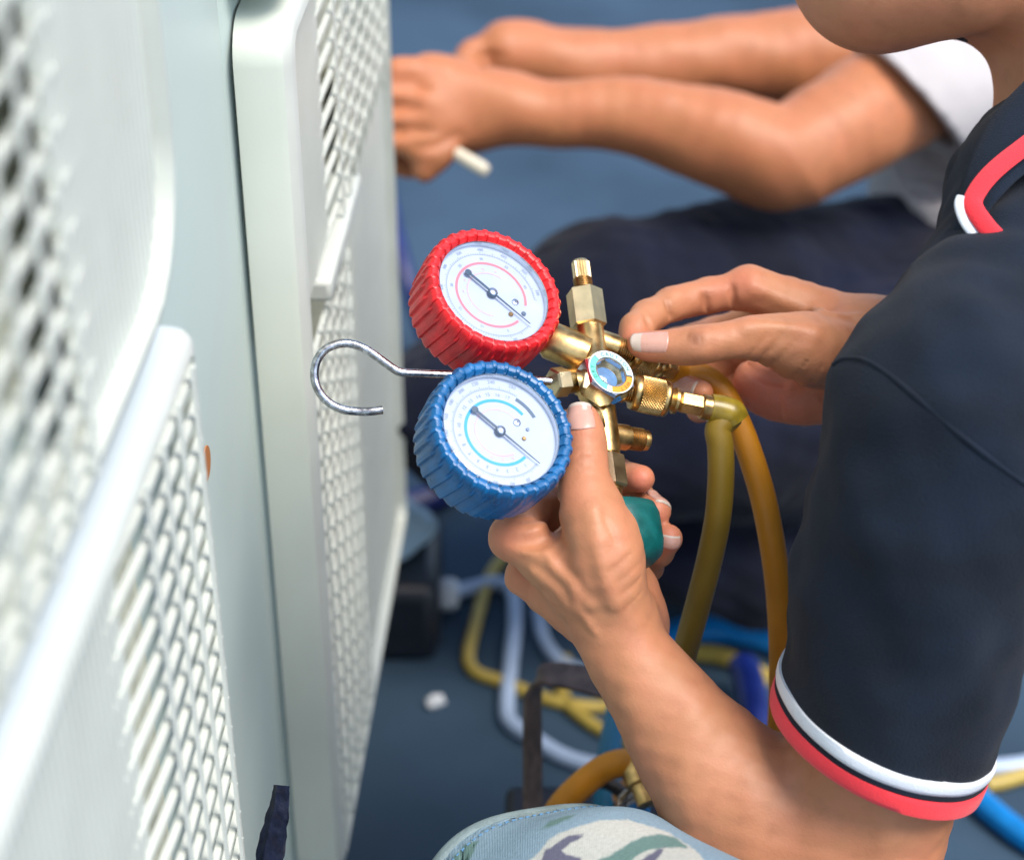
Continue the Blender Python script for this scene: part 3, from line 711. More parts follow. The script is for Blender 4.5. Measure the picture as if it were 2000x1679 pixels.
# fingers behind the bar
F.chain([(1000, 1049, .924, 10.0), (1055, 1003, .946, 9.6), (1110, 960, .966, 9.2), (1160, 938, .972, 8.4), (1205, 930, .970, 8.0), (1250, 935, .955, 7.0)], k=.003, kout=.006)
F.chain([(1030, 1125, .942, 9.6), (1085, 1082, .966, 9.4), (1140, 1035, .985, 9), (1200, 990, .985, 8.3), (1246, 972, .975, 7.9), (1281, 998, .954, 6.6)], k=.003, kout=.003)
F.chain([(1062, 1160, .962, 9), (1115, 1140, .985, 9), (1170, 1135, 1.0, 8.6), (1225, 1130, .992, 7.8), (1265, 1108, .976, 6.8), (1288, 1078, .962, 6.2), (1305, 1052, .951, 6.4)], k=.003, kout=.003)
F.chain([(1105, 1190, .98, 8.5), (1150, 1170, 1.0, 8), (1190, 1150, 1.005, 7.5), (1225, 1130, 1.0, 7), (1235, 1100, .99, 6.3)], k=.003, kout=.003)
FL = F
F.ridge([(1012, 1060), (1060, 1090), (1110, 1130), (1155, 1178)], 2.4, .7)
F.ridge([(1046, 1118), (1090, 1150), (1130, 1190)], 2.2, .6)
F.ridge([(1060, 1070), (1085, 1110), (1120, 1140), (1130, 1180), (1165, 1235)], 1.3, .40, .003)
F.ridge([(1160, 1000), (1168, 1060), (1180, 1120), (1200, 1180)], 2.6, .6, .005)
F.crease([(1092, 985), (1088, 1015), (1076, 1042), (1040, 1056), (1000, 1058)], 2.0, 1.3, .005)
F.crease([(1000, 1018), (1040, 1013), (1078, 1018)], .8, .5)
for q in (((1112, 868), (1140, 864), (1170, 860)), ((1116, 884), (1142, 888), (1168, 884)), ((1120, 897), (1142, 902), (1162, 898)), ((1118, 906), (1140, 910), (1158, 908)),
          ((1190, 1120), (1215, 1100), (1240, 1072)), ((1200, 1145), (1228, 1122), (1250, 1096)), ((1212, 1165), (1238, 1145), (1256, 1122)), ((1222, 1190), (1240, 1170), (1258, 1150)), ((1180, 1010), (1196, 1040), (1206, 1064))):
    F.crease(q, .5, .32)
nzA = soft_noise(3, .045, .0006); nzB = soft_noise(4, .014, .00018)
F.disp = lambda P: nzA(P)+nzB(P)
left = mesh_field(F, VOX)
# right arm reaching round to the coupling
F = Field()
F.chain([(2300, 470, 1.10, 48), (2130, 790, 1.19, 39), (1970, 800, 1.15, 36), (1830, 720, 1.065, 30), (1720, 672, 1.01, 23), (1680, 668, 1.0, 21.5)], sm=4, kout=.01)
F.chain([(1690, 660, 1.01, 20), (1570, 604, 1.012, 14), (1465, 562, 1.008, 10.6)], sm=3, kout=.007)
F.chain([(1690, 680, 1.01, 20), (1580, 640, 1.025, 15), (1490, 615, 1.04, 10)], sm=3, kout=.007)
F.chain([(1690, 700, 1.01, 20), (1600, 700, 1.025, 15), (1520, 680, 1.04, 10)], sm=3, kout=.007)
F.chain([(1680, 715, 1.005, 19), (1600, 775, 1.005, 13.5), (1520, 772, 1.01, 13.5), (1478, 745, 1.015, 12)], sm=3, kout=.008)
F.chain([(1650, 690, .992, 18.5), (1580, 682, .972, 18.0), (1500, 664, .963, 12.2), (1445, 661, .958, 9.4), (1372, 672, .956, 9.3), (1330, 677, .957, 8.4), (1275, 676, .959, 7.6), (1250, 674, .960, 6.2)], sm=3, kout=.005)
F.chain([(1465, 562, 1.008, 10.2), (1385, 576, 1.008, 8.5), (1308, 594, 1.0, 8.3), (1266, 618, .989, 8.3), (1244, 645, .978, 7.9), (1239, 668, .972, 7.1)], k=.003, kout=.006)
F.chain([(1490, 615, 1.04, 10), (1400, 655, 1.055, 9), (1320, 675, 1.04, 8.6), (1285, 700, 1.01, 8.2), (1278, 735, .992, 6.8)], k=.003, kout=.003)
F.chain([(1520, 680, 1.04, 10), (1430, 700, 1.06, 9.3), (1345, 730, 1.04, 8.5), (1316, 750, 1.01, 7.6), (1342, 761, .985, 6.8), (1371, 765, .974, 5.9)], k=.003, kout=.003)
F.chain([(1530, 745, 1.035, 9.5), (1440, 765, 1.055, 8), (1375, 790, 1.035, 7), (1366, 800, 1.005, 6.3), (1385, 800, .985, 6), (1408, 798, .976, 5.5)], k=.003, kout=.003)
FR = F
F.ridge([(1470, 560), (1540, 590), (1610, 612), (1680, 622)], 2.4, .6)
F.ridge([(1460, 640), (1520, 640), (1590, 650)], 2.2, .5, .005)
F.crease([(1452, 706), (1490, 732), (1550, 748), (1620, 760)], 1.6, 1.0, .004)
for q in (((1350, 640), (1342, 655), (1346, 672)), ((1358, 645), (1354, 662), (1356, 680)), ((1368, 640), (1366, 655), (1370, 668)),
          ((1530, 650), (1505, 685), (1472, 712)), ((1555, 665), (1525, 700), (1495, 728)), ((1592, 680), (1570, 715), (1545, 742)), ((1618, 690), (1600, 725), (1580, 752)), ((1500, 655), (1478, 680), (1458, 698))):
    F.crease(q, .5, .30)
for q in (((1374, 570), (1378, 590), (1384, 612)), ((1428, 556), (1430, 580), (1434, 604)), ((1298, 584), (1306, 604), (1312, 622)), ((1256, 610), (1268, 626), (1276, 642))):
    F.crease(q, 1.4, 1.0, .002)
for q in (((1446, 765), (1462, 790), (1466, 816)), ((1520, 770), (1524, 798), (1528, 822)), ((1590, 765), (1606, 778), (1618, 796))):
    F.crease(q, .8, .5)
F.disp = lambda P: nzA(P)+nzB(P)
right = mesh_field(F, VOX)
# head, neck, trunk, left thigh and knee
F = Field()
F.chain([(1925, -330, .985, 86), (1850, -260, .98, 74)], sm=4, kout=.03)
F.chain([(1690, -46, .972, 25), (1708, -34, .960, 24.5)], sm=4, kout=.03)
F.chain([(1718, -42, .955, 25), (1888, -52, .935, 27), (1910, -150, .93, 30)], sm=4, kout=.03)
F.chain([(1718, -42, .99, 25), (1898, -52, 1.03, 27), (1915, -150, 1.04, 30)], sm=4, kout=.03)
F.chain([(1706, -84, .972, 30), (1660, -260, .975, 45), (1720, -450, .98, 60)], sm=4, kout=.03)
F.chain([(1590, -190, .972, 9), (1572, -150, .972, 11)], k=.01, kout=.012)
F.chain([(1612, -78, .972, 9), (1622, -98, .972, 9)], k=.01, kout=.008)
F.chain([(1905, -230, .90, 14), (1915, -170, .90, 9)], k=.01, kout=.004)
F.chain([(2085, -90, .975, 56), (2205, 180, .98, 56), (2260, 420, .99, 75)], sm=4, kout=.022)
F.chain([(2260, 420, .99, 90), (2500, 1000, .98, 120), (2640, 1700, .93, 125)], sm=4, kout=.03)
F.chain([(1885, 775, .87, 42), (2170, 505, .955, 55)], sm=4, kout=.03)
trunk = mesh_field(F, .0030)
F = Field()
K_ = (1088, 1828)
F.chain([(1025, 1850, .985, 58), (1080, 1860, .93, 58.5), (1600, 2300, .80, 72)], sm=4, kout=.02)
F.chain([(1025, 1860, .985, 57), (1090, 2150, 1.06, 46), (1180, 2700, 1.15, 38)], sm=4, kout=.02)
leg = mesh_field(F, .0030)
fl = []
def f_(lst, x, y, z, r, s): lst.append((C(x, y, z), r/1000, s))
for a in ((1250, 935, .948, 9, .9), (1283, 1000, .948, 8, .7), (1306, 1052, .945, 9, .7), (1135, 815, .91, 10, .5), (990, 1045, .915, 10, .5), (1022, 1130, .935, 9, .5), (1140, 955, .9, 16, .2),
          (1238, 660, .966, 9, .7), (1265, 680, .955, 10, .5), (1370, 768, .995, 9, .8), (1405, 800, 1.0, 8, .8), (1285, 738, .99, 9, .7), (1450, 780, 1.0, 22, .75), (1540, 800, .995, 22, .6), (1450, 535, .995, 11, .4), (1405, 600, .99, 16, .4),
          (1640, 40, .95, 30, .15)): f_(fl, *a)
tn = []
for (x, y, z, r, s) in ((1378, 580, .997, 3.5, .45), (1380, 600, .998, 3.5, .45), (1431, 565, .997, 3.2, .35), (1432, 592, .998, 3.2, .4), (1302, 590, .99, 3.2, .35), (1308, 612, .991, 3.2, .35), (1262, 622, .98, 3, .3), (1352, 655, .947, 4, .35), (1362, 664, .946, 3, .3)): f_(tn, x, y, z, r, s)  # shade of the finger creases, painted into the skin as dark spots
for a in ((1140, 880, .904, 7, .28), (1358, 655, .946, 6, .3), (1080, 1030, .897, 6, .25), (985, 1045, .916, 7, .25), (1490, 590, .99, 9, .3), (1540, 1600, .90, 30, .25), (1225, 1440, .91, 22, .15), (1760, 85, .93, 25, .12)): f_(tn, *a)  # darker skin spots at knuckles, thumb web, elbow, forearm and jaw
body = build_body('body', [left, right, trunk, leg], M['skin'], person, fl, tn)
# fingernails
def nail(p0, p1, r0, r1, dorsal, width=55, tip=.18, fld=None, parent=body):
    """p0..p1: along the finger from cuticle to free edge (points on the finger axis), r0, r1: finger radii there (m)"""
    ax = nrm(p1-p0); d = nrm(dorsal-ax*(dorsal@ax)); s = np.cross(ax, d); L = np.linalg.norm(p1-p0)
    def pt(t, w):
        a = math.radians(width)*w*(1-.10*(1-t)**3)
        end = (.12 if t > .5 else -.10)*L*(1-w*w)*abs(t-.5)*2
        o = p0+ax*(t*L+end); dr = s*math.sin(a)+d*math.cos(a)
        ts = np.linspace(.002, .018, 65); f = Field.ev(fld, o+np.outer(ts, dr)); i = int(np.argmax(f > 0)) if (f > 0).any() else 40
        r = ts[i-1]+(ts[i]-ts[i-1])*(-f[i-1])/(f[i]-f[i-1]) if i > 0 else r0
        r = max(r, (r0+(r1-r0)*t)*.93)
        return o+dr*(r+.0004-.0006*abs(w)**4)
    T_ = np.linspace(0, 1, 9); W_ = np.linspace(-1, 1, 11)
    T_ = np.linspace(0, 1, 19); mb = MB(); mb.loft([[pt(t, w) for w in W_] for t in T_], close=False)
    nw = len(W_)-1; mb.m = [1 if (i//nw+.5)/(len(T_)-1) > 1-tip else 0 for i in range(len(mb.f))]
    o = mb.build('fingernail', [M['nail'], M['nailtip']], parent, angle=180)
    so = o.modifiers.new('thickness', 'SOLIDIFY'); so.thickness = .0005; so.offset = -1
toward = V(0, .1, 1)
nail(C(1137, 842, .9225), C(1134.5, 796, .9245), .0100, .0080, V(-.12, .10, 1), 48, .11, FL)
nail(C(1266, 983, .9620), C(1287, 1003, .9520), .0072, .0060, V(.75, .6, .6), 52, .09, FL)
nail(C(1303, 1056, .953), C(1307, 1036, .9510), .0066, .0058, V(.15, .1, 1), 48, .10, FL)
nail(C(1302, 675, .958), C(1240, 672, .9605), .0084, .0062, V(.05, .25, 1), 52, .30, FR)
nail(C(1342, 761, .985), C(1371, 765, .974), .0066, .0052, V(-.1, .15, 1), 46, .09, FR)
nail(C(1387, 800, .985), C(1409, 798, .976), .0060, .0050, V(.0, -.2, 1), 44, .09, FR)
nail(C(1284, 722, .998), C(1277, 740, .991), .0070, .0060, V(-.6, -.1, 1), 44, .09, FR)
# hair
F = Field(); F.chain([(1940, -350, .985, 91), (1905, -300, .98, 84)], k=.02); F.chain([(2010, -200, .985, 62), (2000, -120, .98, 52)], sm=4, kout=.03)
hp_ = C(1770, -200, .98); hn_ = nrm(V(-.85, -.3, 0)); F.cut = lambda P, d: np.maximum(d, (P-hp_)@hn_)
v, q = mesh_field(F, .004); build_body('hair', [(v, q)], M['hair'], person)
# polo shirt: shoulder, sleeve and trunk as a thin shell of cloth
S_ = C(1868, 800, .845); H_ = C(1724, 1452, .905)
axs = nrm(V(-.387*.914, -.92*.914, -.407))
F = Field()
F.chain([(1862, 815, .848, 56), (1790, 1160, .876, 54.5), (1711, 1460, .906, 49.5), (1688, 1560, .915, 48.5)], sm=4, kout=.012)
F.chain([(1880, 765, .868, 53.5), (2010, 630, .90, 58), (2170, 480, .95, 72)], sm=4, kout=.010)
F.chain([(2260, 480, .99, 100), (2520, 1000, .98, 132), (2660, 1700, .93, 138)], sm=4, kout=.03)
F.chain([(2170, 480, .97, 74), (2320, 480, 1.09, 60), (2170, 700, 1.165, 54)], sm=4, kout=.03)
w1 = soft_noise(11, .085, .0024); w2 = soft_noise(12, .038, .0010)
folds = [((1640, 715, .835), (1760, 780, .812), 5.0, .0026), ((1660, 800, .82), (1900, 1060, .82), 7, .0016), ((1650, 880, .825), (1850, 1240, .83), 6, .0014), ((1700, 660, .83), (1900, 700, .83), 8, .0018), ((1760, 900, .815), (1960, 1180, .82), 6, -.0014), ((1700, 1000, .83), (1880, 1130, .825), 9, .0018), ((1600, 900, .84), (1700, 1240, .85), 8, .0016), ((1900, 1000, .83), (1960, 1350, .855), 9, .002), ((1760, 640, .84), (1860, 560, .86), 7, .0014), ((1850, 1250, .85), (1930, 1480, .87), 9, .0016), ((1560, 1280, .86), (1620, 1000, .845), 7, .0013)]
fo = [(C(*a), C(*b), r/1000, h) for (a, b, r, h) in folds]
def shirt_disp(P):
    fade = np.clip(-((P-H_)@axs)/.06, 0, 1)**.7; d = (w1(P)+w2(P))*fade
    for (a, b, r, h) in fo:
        e = seg_dist(P, (a, b, 0, 0, None, 1)); d = d-fade*h*np.exp(-(e/(r*2.2))**2)
    return d
F.disp = shirt_disp
FI = Field(); FI.chain([(1862, 815, .848, 43), (1790, 1160, .876, 43), (1711, 1460, .906, 43), (1685, 1620, .918, 43)], k=.02)
def cut(P, d):
    d = np.maximum(d, (P-H_)@axs-.0015*np.sin(P[:, 0]*60) if (P-S_).shape[0] else d)
    e = FI.ev(P); h = (P-H_)@axs
    return np.maximum(d, np.where(h > -.026, -e, d))
F.cut = cut
v, q = mesh_field(F, .0026)
shirt = build_body('polo_shirt', [(v, q)], M['shirt'], person)
def sleeve_radius(p):                # distance from the sleeve axis to the cloth, found along each direction
    pass
def band(t0, t1, rad_add, mt, nm, puff):
    """a knitted band round the sleeve between distances t0..t1 up from the hem"""
    e1 = nrm(np.cross(axs, [0, 0, 1.])); e2 = np.cross(axs, e1); n = 96; rows = []
    def surf(o, d):
        ts = np.linspace(.035, .075, 81); P = o+np.outer(ts, d); f = F.groups and Field.ev(Fo, P); i = np.argmax(f > 0) if (f > 0).any() else 80
        if i == 0: return ts[0]
        return ts[i-1]+(ts[i]-ts[i-1])*(-f[i-1])/(f[i]-f[i-1])
    for tt, ad in ((t0, -.003), (t0+.0002, puff*.4), (t0+(t1-t0)*.3, puff), (t0+(t1-t0)*.7, puff), (t1-.0002, puff*.4), (t1, -.002)):
        o = H_-axs*tt; row = []
        for j in range(n):
            a = 2*math.pi*j/n; d = e1*math.cos(a)+e2*math.sin(a); row.append(o+d*(surf(o, d)+ad+rad_add))
        rows.append(row)
    mb = MB(); mb.loft(rows, cap0=False, cap1=False); return mb.build(nm, M[mt], shirt, angle=80)
Fo = Field(); Fo.groups = F.groups; Fo.disp = shirt_disp
band(-.0012, .0076, .0010, 'red_rib', 'cuff_band', .0007).__setitem__('label', 'red band at the sleeve hem')
band(.0104, .0174, .0010, 'white_rib', 'cuff_band', .0006).__setitem__('label', 'white band above the red one')
band(.0072, .0108, .0008, 'shirt', 'cuff_band', .0003).__setitem__('label', 'thin black band between red and white')
# armhole seam: a raised line laid on the cloth
def on_cloth(x, y, off=0.0):
    zs = np.linspace(.70, 1.05, 176); P = np.array([C(x, y, z) for z in zs]); f = Fo.ev(P)
    i = int(np.argmax(f < 0)) if (f < 0).any() else 100
    z = zs[i-1]+(zs[i]-zs[i-1])*f[i-1]/(f[i-1]-f[i]) if i > 0 else zs[0]
    return C(x, y, z-off)
m = MB(); m.tube([on_cloth(x, y, -.0004) for (x, y) in ((1628, 712), (1650, 700), (1690, 704), (1740, 735), (1800, 785), (1870, 845), (1940, 900), (2010, 950), (2080, 1000))], .0012, 8, smooth=5)
m.build('armhole_seam', M['shirt'], shirt)
# collar: a folded leaf of knit standing round the neck, with its edge stripes
def sheet(rows, th, mt, nm, lb=None, par=shirt):
    rows = [catmull(r, 6) for r in rows]; rows = np.array(rows); cols = [catmull(rows[:, j], 3) for j in range(rows.shape[1])]
    mb = MB(); mb.loft([list(c_) for c_ in cols], close=False); o = mb.build(nm, M[mt], par, angle=120, label=lb)
    so = o.modifiers.new('thickness', 'SOLIDIFY'); so.thickness = th; so.offset = 0
    return o
sheet([[C(2090, 60, .915), C(2010, 150, .900), C(1950, 215, .893), C(1905, 290, .888), C(1875, 380, .884), C(1852, 490, .880)],
       [C(2160, 180, .905), C(2060, 230, .890), C(1985, 285, .882), C(1935, 345, .876), C(1900, 405, .873), C(1885, 480, .870)],
       [C(2200, 290, .905), C(2090, 305, .888), C(2010, 335, .878), C(1958, 380, .871), C(1925, 425, .868), C(1912, 482, .866)]], .0022, 'shirt', 'collar')
def strip(pts, w, mt, lb):
    P = catmull([C(*p) for p in pts], 8); t = [nrm(P[min(i+1, len(P)-1)]-P[max(i-1, 0)]) for i in range(len(P))]
    mb = MB(); n0 = nrm(V(-.15, .1, 1)); rings = []
    for p, q in zip(P, t):
        s = nrm(np.cross(q, n0)); n = np.cross(s, q)
        rings.append([p+s*w/2*math.cos(a)+n*.0014*math.sin(a) for a in np.arange(10)*math.pi/5])
    mb.loft(rings); mb.build('collar_stripe', M[mt], shirt, label=lb)
strip([(2120, 240, .884), (2040, 262, .879), (1985, 298, .873), (1935, 340, .868), (1905, 380, .865), (1902, 405, .863), (1925, 440, .861), (1945, 462, .861)], .0082, 'red_rib', 'red stripe along the collar edge')
strip([(1878, 384, .866), (1874, 402, .865), (1884, 432, .864), (1905, 462, .863)], .0046, 'white_rib', 'white stripe at the collar point')
# camouflage shorts over the thigh
F = Field(); F.chain([(1060, 1852, .945, 68), (1600, 2290, .80, 80), (1800, 2500, .74, 95)], sm=4, kout=.02)
F.chain([(1200, 1800, .90, 50), (1500, 2000, .82, 55)], sm=4, kout=.03)
hemc = C(1040, 1845, .955); hax = nrm(V(-.33, .15, -.93))
wc = soft_noise(21, .07, .0018); F.disp = wc
Fi2 = Field(); Fi2.chain([(1010, 1850, 1.0, 61), (1060, 1852, .945, 62), (1600, 2290, .80, 72)], k=.02)
def cut2(P, d):
    h = (P-hemc)@hax; d = np.maximum(d, h); return np.maximum(d, np.where(h > -.04, -Fi2.ev(P), d))
F.cut = cut2
v, q = mesh_field(F, .0018); shorts = build_body('camouflage_shorts', [(v, q)], M['camo'], person)
def print_layers(ob, vv):
    d = vv-AO; zc = d@AW; px = 1000+FPX*(d@AR)/zc; py = 839.5-FPX*(d@AU)/zc; Q = np.stack([px, py], 1)
    def poly(pts):
        pts = np.array(pts, float); best = np.full(len(Q), 1e9); ins = np.zeros(len(Q), bool)
        for a, b in zip(pts, np.roll(pts, -1, 0)):
            ab = b-a; t = np.clip((Q-a)@ab/(ab@ab), 0, 1); best = np.minimum(best, np.linalg.norm(Q-a-np.outer(t, ab), axis=1))
            c = ((a[1] > Q[:, 1]) != (b[1] > Q[:, 1])); xi = a[0]+(Q[:, 1]-a[1])*ab[0]/(ab[1] if ab[1] else 1e-9); ins ^= c & (Q[:, 0] < xi)
        return np.where(ins, best, -best)/9
    n1, n2_, n3_ = (soft_noise(s_, .10, 1.6) for s_ in (31, 32, 33)); below = py > 1690
    out = {'print_white': np.maximum(poly([(1020, 1690), (1057, 1660), (1069, 1642), (1090, 1627), (1132, 1612), (1180, 1600), (1225, 1600), (1270, 1612), (1310, 1627), (1360, 1660), (1400, 1710), (1300, 1760), (1100, 1740)]), np.where(below, n1(vv), -1)),
           'print_green': np.maximum.reduce([poly([(1150, 1700), (1168, 1679), (1198, 1666), (1225, 1648), (1255, 1633), (1288, 1628), (1318, 1633), (1345, 1655), (1300, 1654), (1264, 1660), (1240, 1672), (1215, 1700)]), poly([(1045, 1624), (1078, 1600), (1129, 1588), (1108, 1600), (1078, 1612)]), poly([(870, 1690), (905, 1650), (935, 1640), (925, 1665), (905, 1700)]), np.where(below, n2_(vv)-.9, -1)]),
           'print_purple': np.maximum.reduce([poly([(1055, 1690), (1063, 1660), (1090, 1645), (1108, 1631), (1141, 1627), (1138, 1634), (1114, 1646), (1095, 1660), (1104, 1668), (1135, 1674), (1140, 1700)]), poly([(1240, 1690), (1265, 1668), (1300, 1652), (1290, 1668), (1275, 1690)]), np.where(below, n3_(vv)-1.0, -1)])}
    co = np.array(ob.location); 
    for k_, w_ in out.items():
        at_ = ob.data.attributes.new(k_, 'FLOAT', 'POINT'); at_.data.foreach_set('value', np.clip(w_, -1, 1).astype(np.float32))
print_layers(shorts, v)
Fs = Field(); Fs.groups = F.groups; Fs.disp = wc
def hemring(t0, t1, puff, mt, nm, n=150, dash=False):
    e1 = nrm(np.cross(hax, [0, 0, 1.])); e2 = np.cross(hax, e1)
    def rad(o, d):
        ts = np.linspace(.03, .16, 131); f = Fs.ev(o+np.outer(ts, d)); i = np.argmax(f > 0); return ts[i] if i == 0 else ts[i-1]+(ts[i]-ts[i-1])*(-f[i-1])/(f[i]-f[i-1])
    rows = []
    for tt, ad in ((t0, -.003), (t0, puff*.5), (t0*.7+t1*.3, puff), (t0*.3+t1*.7, puff), (t1, puff*.5), (t1, -.002)):
        o = hemc-hax*tt; rows.append([o+d*(rad(o, d)+ad) for d in (e1*math.cos(a)+e2*math.sin(a) for a in np.arange(n)*2*math.pi/n)])
    if not dash:
        mb = MB(); mb.loft(rows, cap0=False, cap1=False); mb.build(nm, M[mt], shorts, angle=80)
    else:
        mb = MB()
        for j in range(0, n, 2):
            k = (j+1) % n; mb.loft([[r[j] for r in rows], [r[k] for r in rows]], close=False)
        mb.build(nm, M[mt], shorts, angle=80)
hemring(-.001, .0075, .0011, 'hemband', 'hem_band')
hemring(.0135, .0143, .0005, 'soft_stitch', 'hem_stitching', n=260, dash=True)
# ------------------------------------------------------------------ second worker, behind
p2 = empty('person', G(1500, 1100).tolist())
tag(p2, 'second worker behind in grey shirt and navy trousers reaching both arms to the far unit', 'person', 'people working on the condenser units')
F = Field()
F.chain([(1960, 80, 1.66, 52), (1800, 160, 1.62, 47), (1640, 250, 1.58, 44), (1530, 306, 1.56, 39), (1430, 278, 1.55, 38), (1250, 230, 1.55, 31), (1080, 222, 1.55, 26), (980, 215, 1.55, 25)], sm=4, kout=.02)
F.chain([(1530, 322, 1.56, 27), (1505, 346, 1.56, 15)], sm=4, kout=.03)
F.chain([(980, 210, 1.55, 24), (900, 190, 1.55, 29), (840, 165, 1.54, 24)], sm=4, kout=.02)
F.chain([(900, 230, 1.55, 27), (830, 230, 1.54, 26)], sm=4, kout=.02)
for (y, r, xx) in ((140, 11.5, 780), (185, 12.5, 765), (232, 12.5, 760), (275, 11, 770)):
    F.chain([(860, y+8, 1.53, r+1), (xx, y, 1.525, r), (xx-14, y+30, 1.545, r-1), (xx+30, y+52, 1.56, r-1.5)], sm=3, kout=.002)
F.chain([(880, 250, 1.535, 13), (845, 300, 1.53, 12), (828, 335, 1.53, 9.5)], k=.01, kout=.012)
F.chain([(2050, 20, 1.80, 50), (1800, 60, 1.78, 46), (1620, 110, 1.74, 46), (1450, 115, 1.72, 38), (1250, 128, 1.70, 32), (1130, 130, 1.69, 27)], sm=4, kout=.005)
F.chain([(1130, 130, 1.69, 26), (1040, 112, 1.68, 30), (985, 100, 1.66, 24)], sm=4, kout=.02)
for (y, r, xx) in ((85, 12, 925), (115, 12, 905), (140, 12, 900)):
    F.chain([(990, y+5, 1.66, r+1), (xx, y+20, 1.65, r), (xx-20, y+50, 1.63, r-1)], sm=3, kout=.005)
F.chain([(2120, -250, 1.74, 95), (2060, -220, 1.74, 80)], sm=4, kout=.02)
F.chain([(2120, -150, 1.74, 60), (2080, 60, 1.74, 70)], sm=4, kout=.03)
n2 = soft_noise(5, .06, .001); F.disp = n2
for q in (((735, 162), (780, 168), (835, 172)), ((735, 208), (780, 212), (835, 214)), ((735, 256), (780, 258), (840, 256)), ((800, 290), (850, 285), (900, 262)), ((905, 95), (940, 108), (985, 112)), ((900, 122), (935, 128), (970, 128))):
    F.crease(q, 3.0, 2.2, .004, (1.35, 1.8))
F.ridge([(1440, 262), (1300, 225), (1180, 212), (1060, 205)], 4, 1.0, .01) if False else None
arms2 = mesh_field(F, .0030)
fl2 = []; tn2 = []
for a in ((1520, 360, 1.54, 35, .3), (900, 300, 1.53, 25, .3)): f_(tn2, *a)
for a in ((780, 160, 1.52, 25, .3),): f_(fl2, *a)
body2 = build_body('body', [arms2], M['skin_far'], p2, fl2, tn2)
F = Field()
F.chain([(2000, 90, 1.665, 70), (1860, 150, 1.635, 68), (1770, 190, 1.61, 65), (1700, 238, 1.595, 63)], sm=4, kout=.02)
F.chain([(2080, 60, 1.72, 110), (2020, 300, 1.74, 128), (1985, 520, 1.76, 135)], k=.04, kout=.03)
F.chain([(2080, 20, 1.80, 70), (1860, 55, 1.785, 64)], sm=4, kout=.03)
w3 = soft_noise(6, .09, .002); F.disp = w3
cp = C(1738, 150, 1.60); cn = nrm(V(-.72, -.69, -.1)); FI3 = Field(); FI3.chain([(1960, 80, 1.66, 50), (1800, 160, 1.62, 49), (1640, 255, 1.58, 49)], k=.03)
def cut3(P, d):
    h = (P-cp)@cn; near_arm = seg_dist(P, (C(1960, 80, 1.66), C(1640, 265, 1.58), .10, .10, None, 1)) < 0
    return np.where(near_arm, np.maximum(np.maximum(d, h), np.where(h > -.04, -FI3.ev(P), d)), d)
F.cut = cut3
v, q = mesh_field(F, .0034); build_body('grey_shirt', [(v, q)], M['greyshirt'], p2)
F = Field()
F.chain([(1990, 560, 1.78, 120), (1700, 590, 1.72, 88), (1400, 590, 1.64, 80), (1165, 600, 1.60, 64)], sm=4, kout=.02)
F.chain([(1165, 600, 1.60, 62), (1230, 800, 1.70, 55), (1330, 1060, 1.78, 46)], sm=4, kout=.03)
F.chain([(1990, 620, 1.72, 115), (1600, 800, 1.62, 86), (1250, 830, 1.58, 74), (900, 800, 1.60, 62)], sm=4, kout=.02)
F.chain([(900, 800, 1.60, 58), (1150, 960, 1.68, 56), (1480, 1110, 1.66, 50)], sm=4, kout=.03)
w4 = soft_noise(8, .07, .004); w5 = soft_noise(9, .03, .0012); F.disp = lambda P: w4(P)+w5(P)
v, q = mesh_field(F, .0042); build_body('navy_trousers', [(v, q)], M['navy'], p2)
F = Field(); F.chain([(1420, 1130, 1.69, 34), (1540, 1120, 1.68, 38)], k=.02); v, q = mesh_field(F, .004); build_body('shoe', [(v, q)], M['black'], p2)
hd = np.array(G(700, 300)); 
# screwdriver and fitting in his hands
m = MB(); a0, a1 = C(862, 282, 1.535), C(950, 334, 1.515); dd = nrm(a1-a0)
m.lathe(a0, dd, [(.003, 0), (.005, .006), (.0055, np.linalg.norm(a1-a0)-.004), (.0045, np.linalg.norm(a1-a0)), (.001, np.linalg.norm(a1-a0)+.001)], 14)
tag(m.build('screwdriver', M['tool']), 'cream handled screwdriver sticking out of the second worker fist', 'screwdriver')
m = MB(); m.lathe(C(752, 150, 1.53), nrm(V(-1, .25, 0)), [(.010, 0), (.012, .004), (.012, .018), (.008, .022), (.008, .03)], 14)
tag(m.build('pipe_cap', M['paper']), 'small white pipe cap held at the edge of the far unit', 'pipe cap')
#PART4
# ------------------------------------------------------------------ things on the ground
def lay(pts, r, mt, nm, label, cat, group=None, smooth=8, n=10):
    """a cable or tube lying on the ground: (px, py) or (px, py, height)"""
    m = MB(); m.tube([G(p[0], p[1], r if len(p) == 2 else p[2]) for p in pts], r, n, smooth=smooth)
    return tag(m.build(nm, M[mt]), label, cat, group)
lay([(985, 1085), (955, 1130), (928, 1220), (915, 1280), (930, 1312), (985, 1332), (1060, 1362), (1130, 1378), (1210, 1380), (1330, 1376, .03)], .0056, 'thin_yellow', 'yellow_tube', 'thin yellow tube looping left of the grey tube on the ground', 'tube', 'thin tubes on the ground')
lay([(1105, 1285), (1095, 1330), (1110, 1375), (1150, 1410), (1188, 1432)], .0056, 'thin_yellow', 'yellow_tube', 'short yellow tube end crossing behind the steel strap', 'tube', 'thin tubes on the ground')
lay([(1345, 1272), (1400, 1278), (1445, 1296), (1500, 1326)], .008, 'thin_yellow', 'yellow_tube', 'yellow tube end under the bright blue hose', 'tube', 'thin tubes on the ground')
lay([(1925, 1532), (1960, 1525), (2010, 1510), (2100, 1490)], .0065, 'thin_yellow', 'yellow_tube', 'yellow tube at the right edge below the sleeve hem', 'tube', 'thin tubes on the ground')
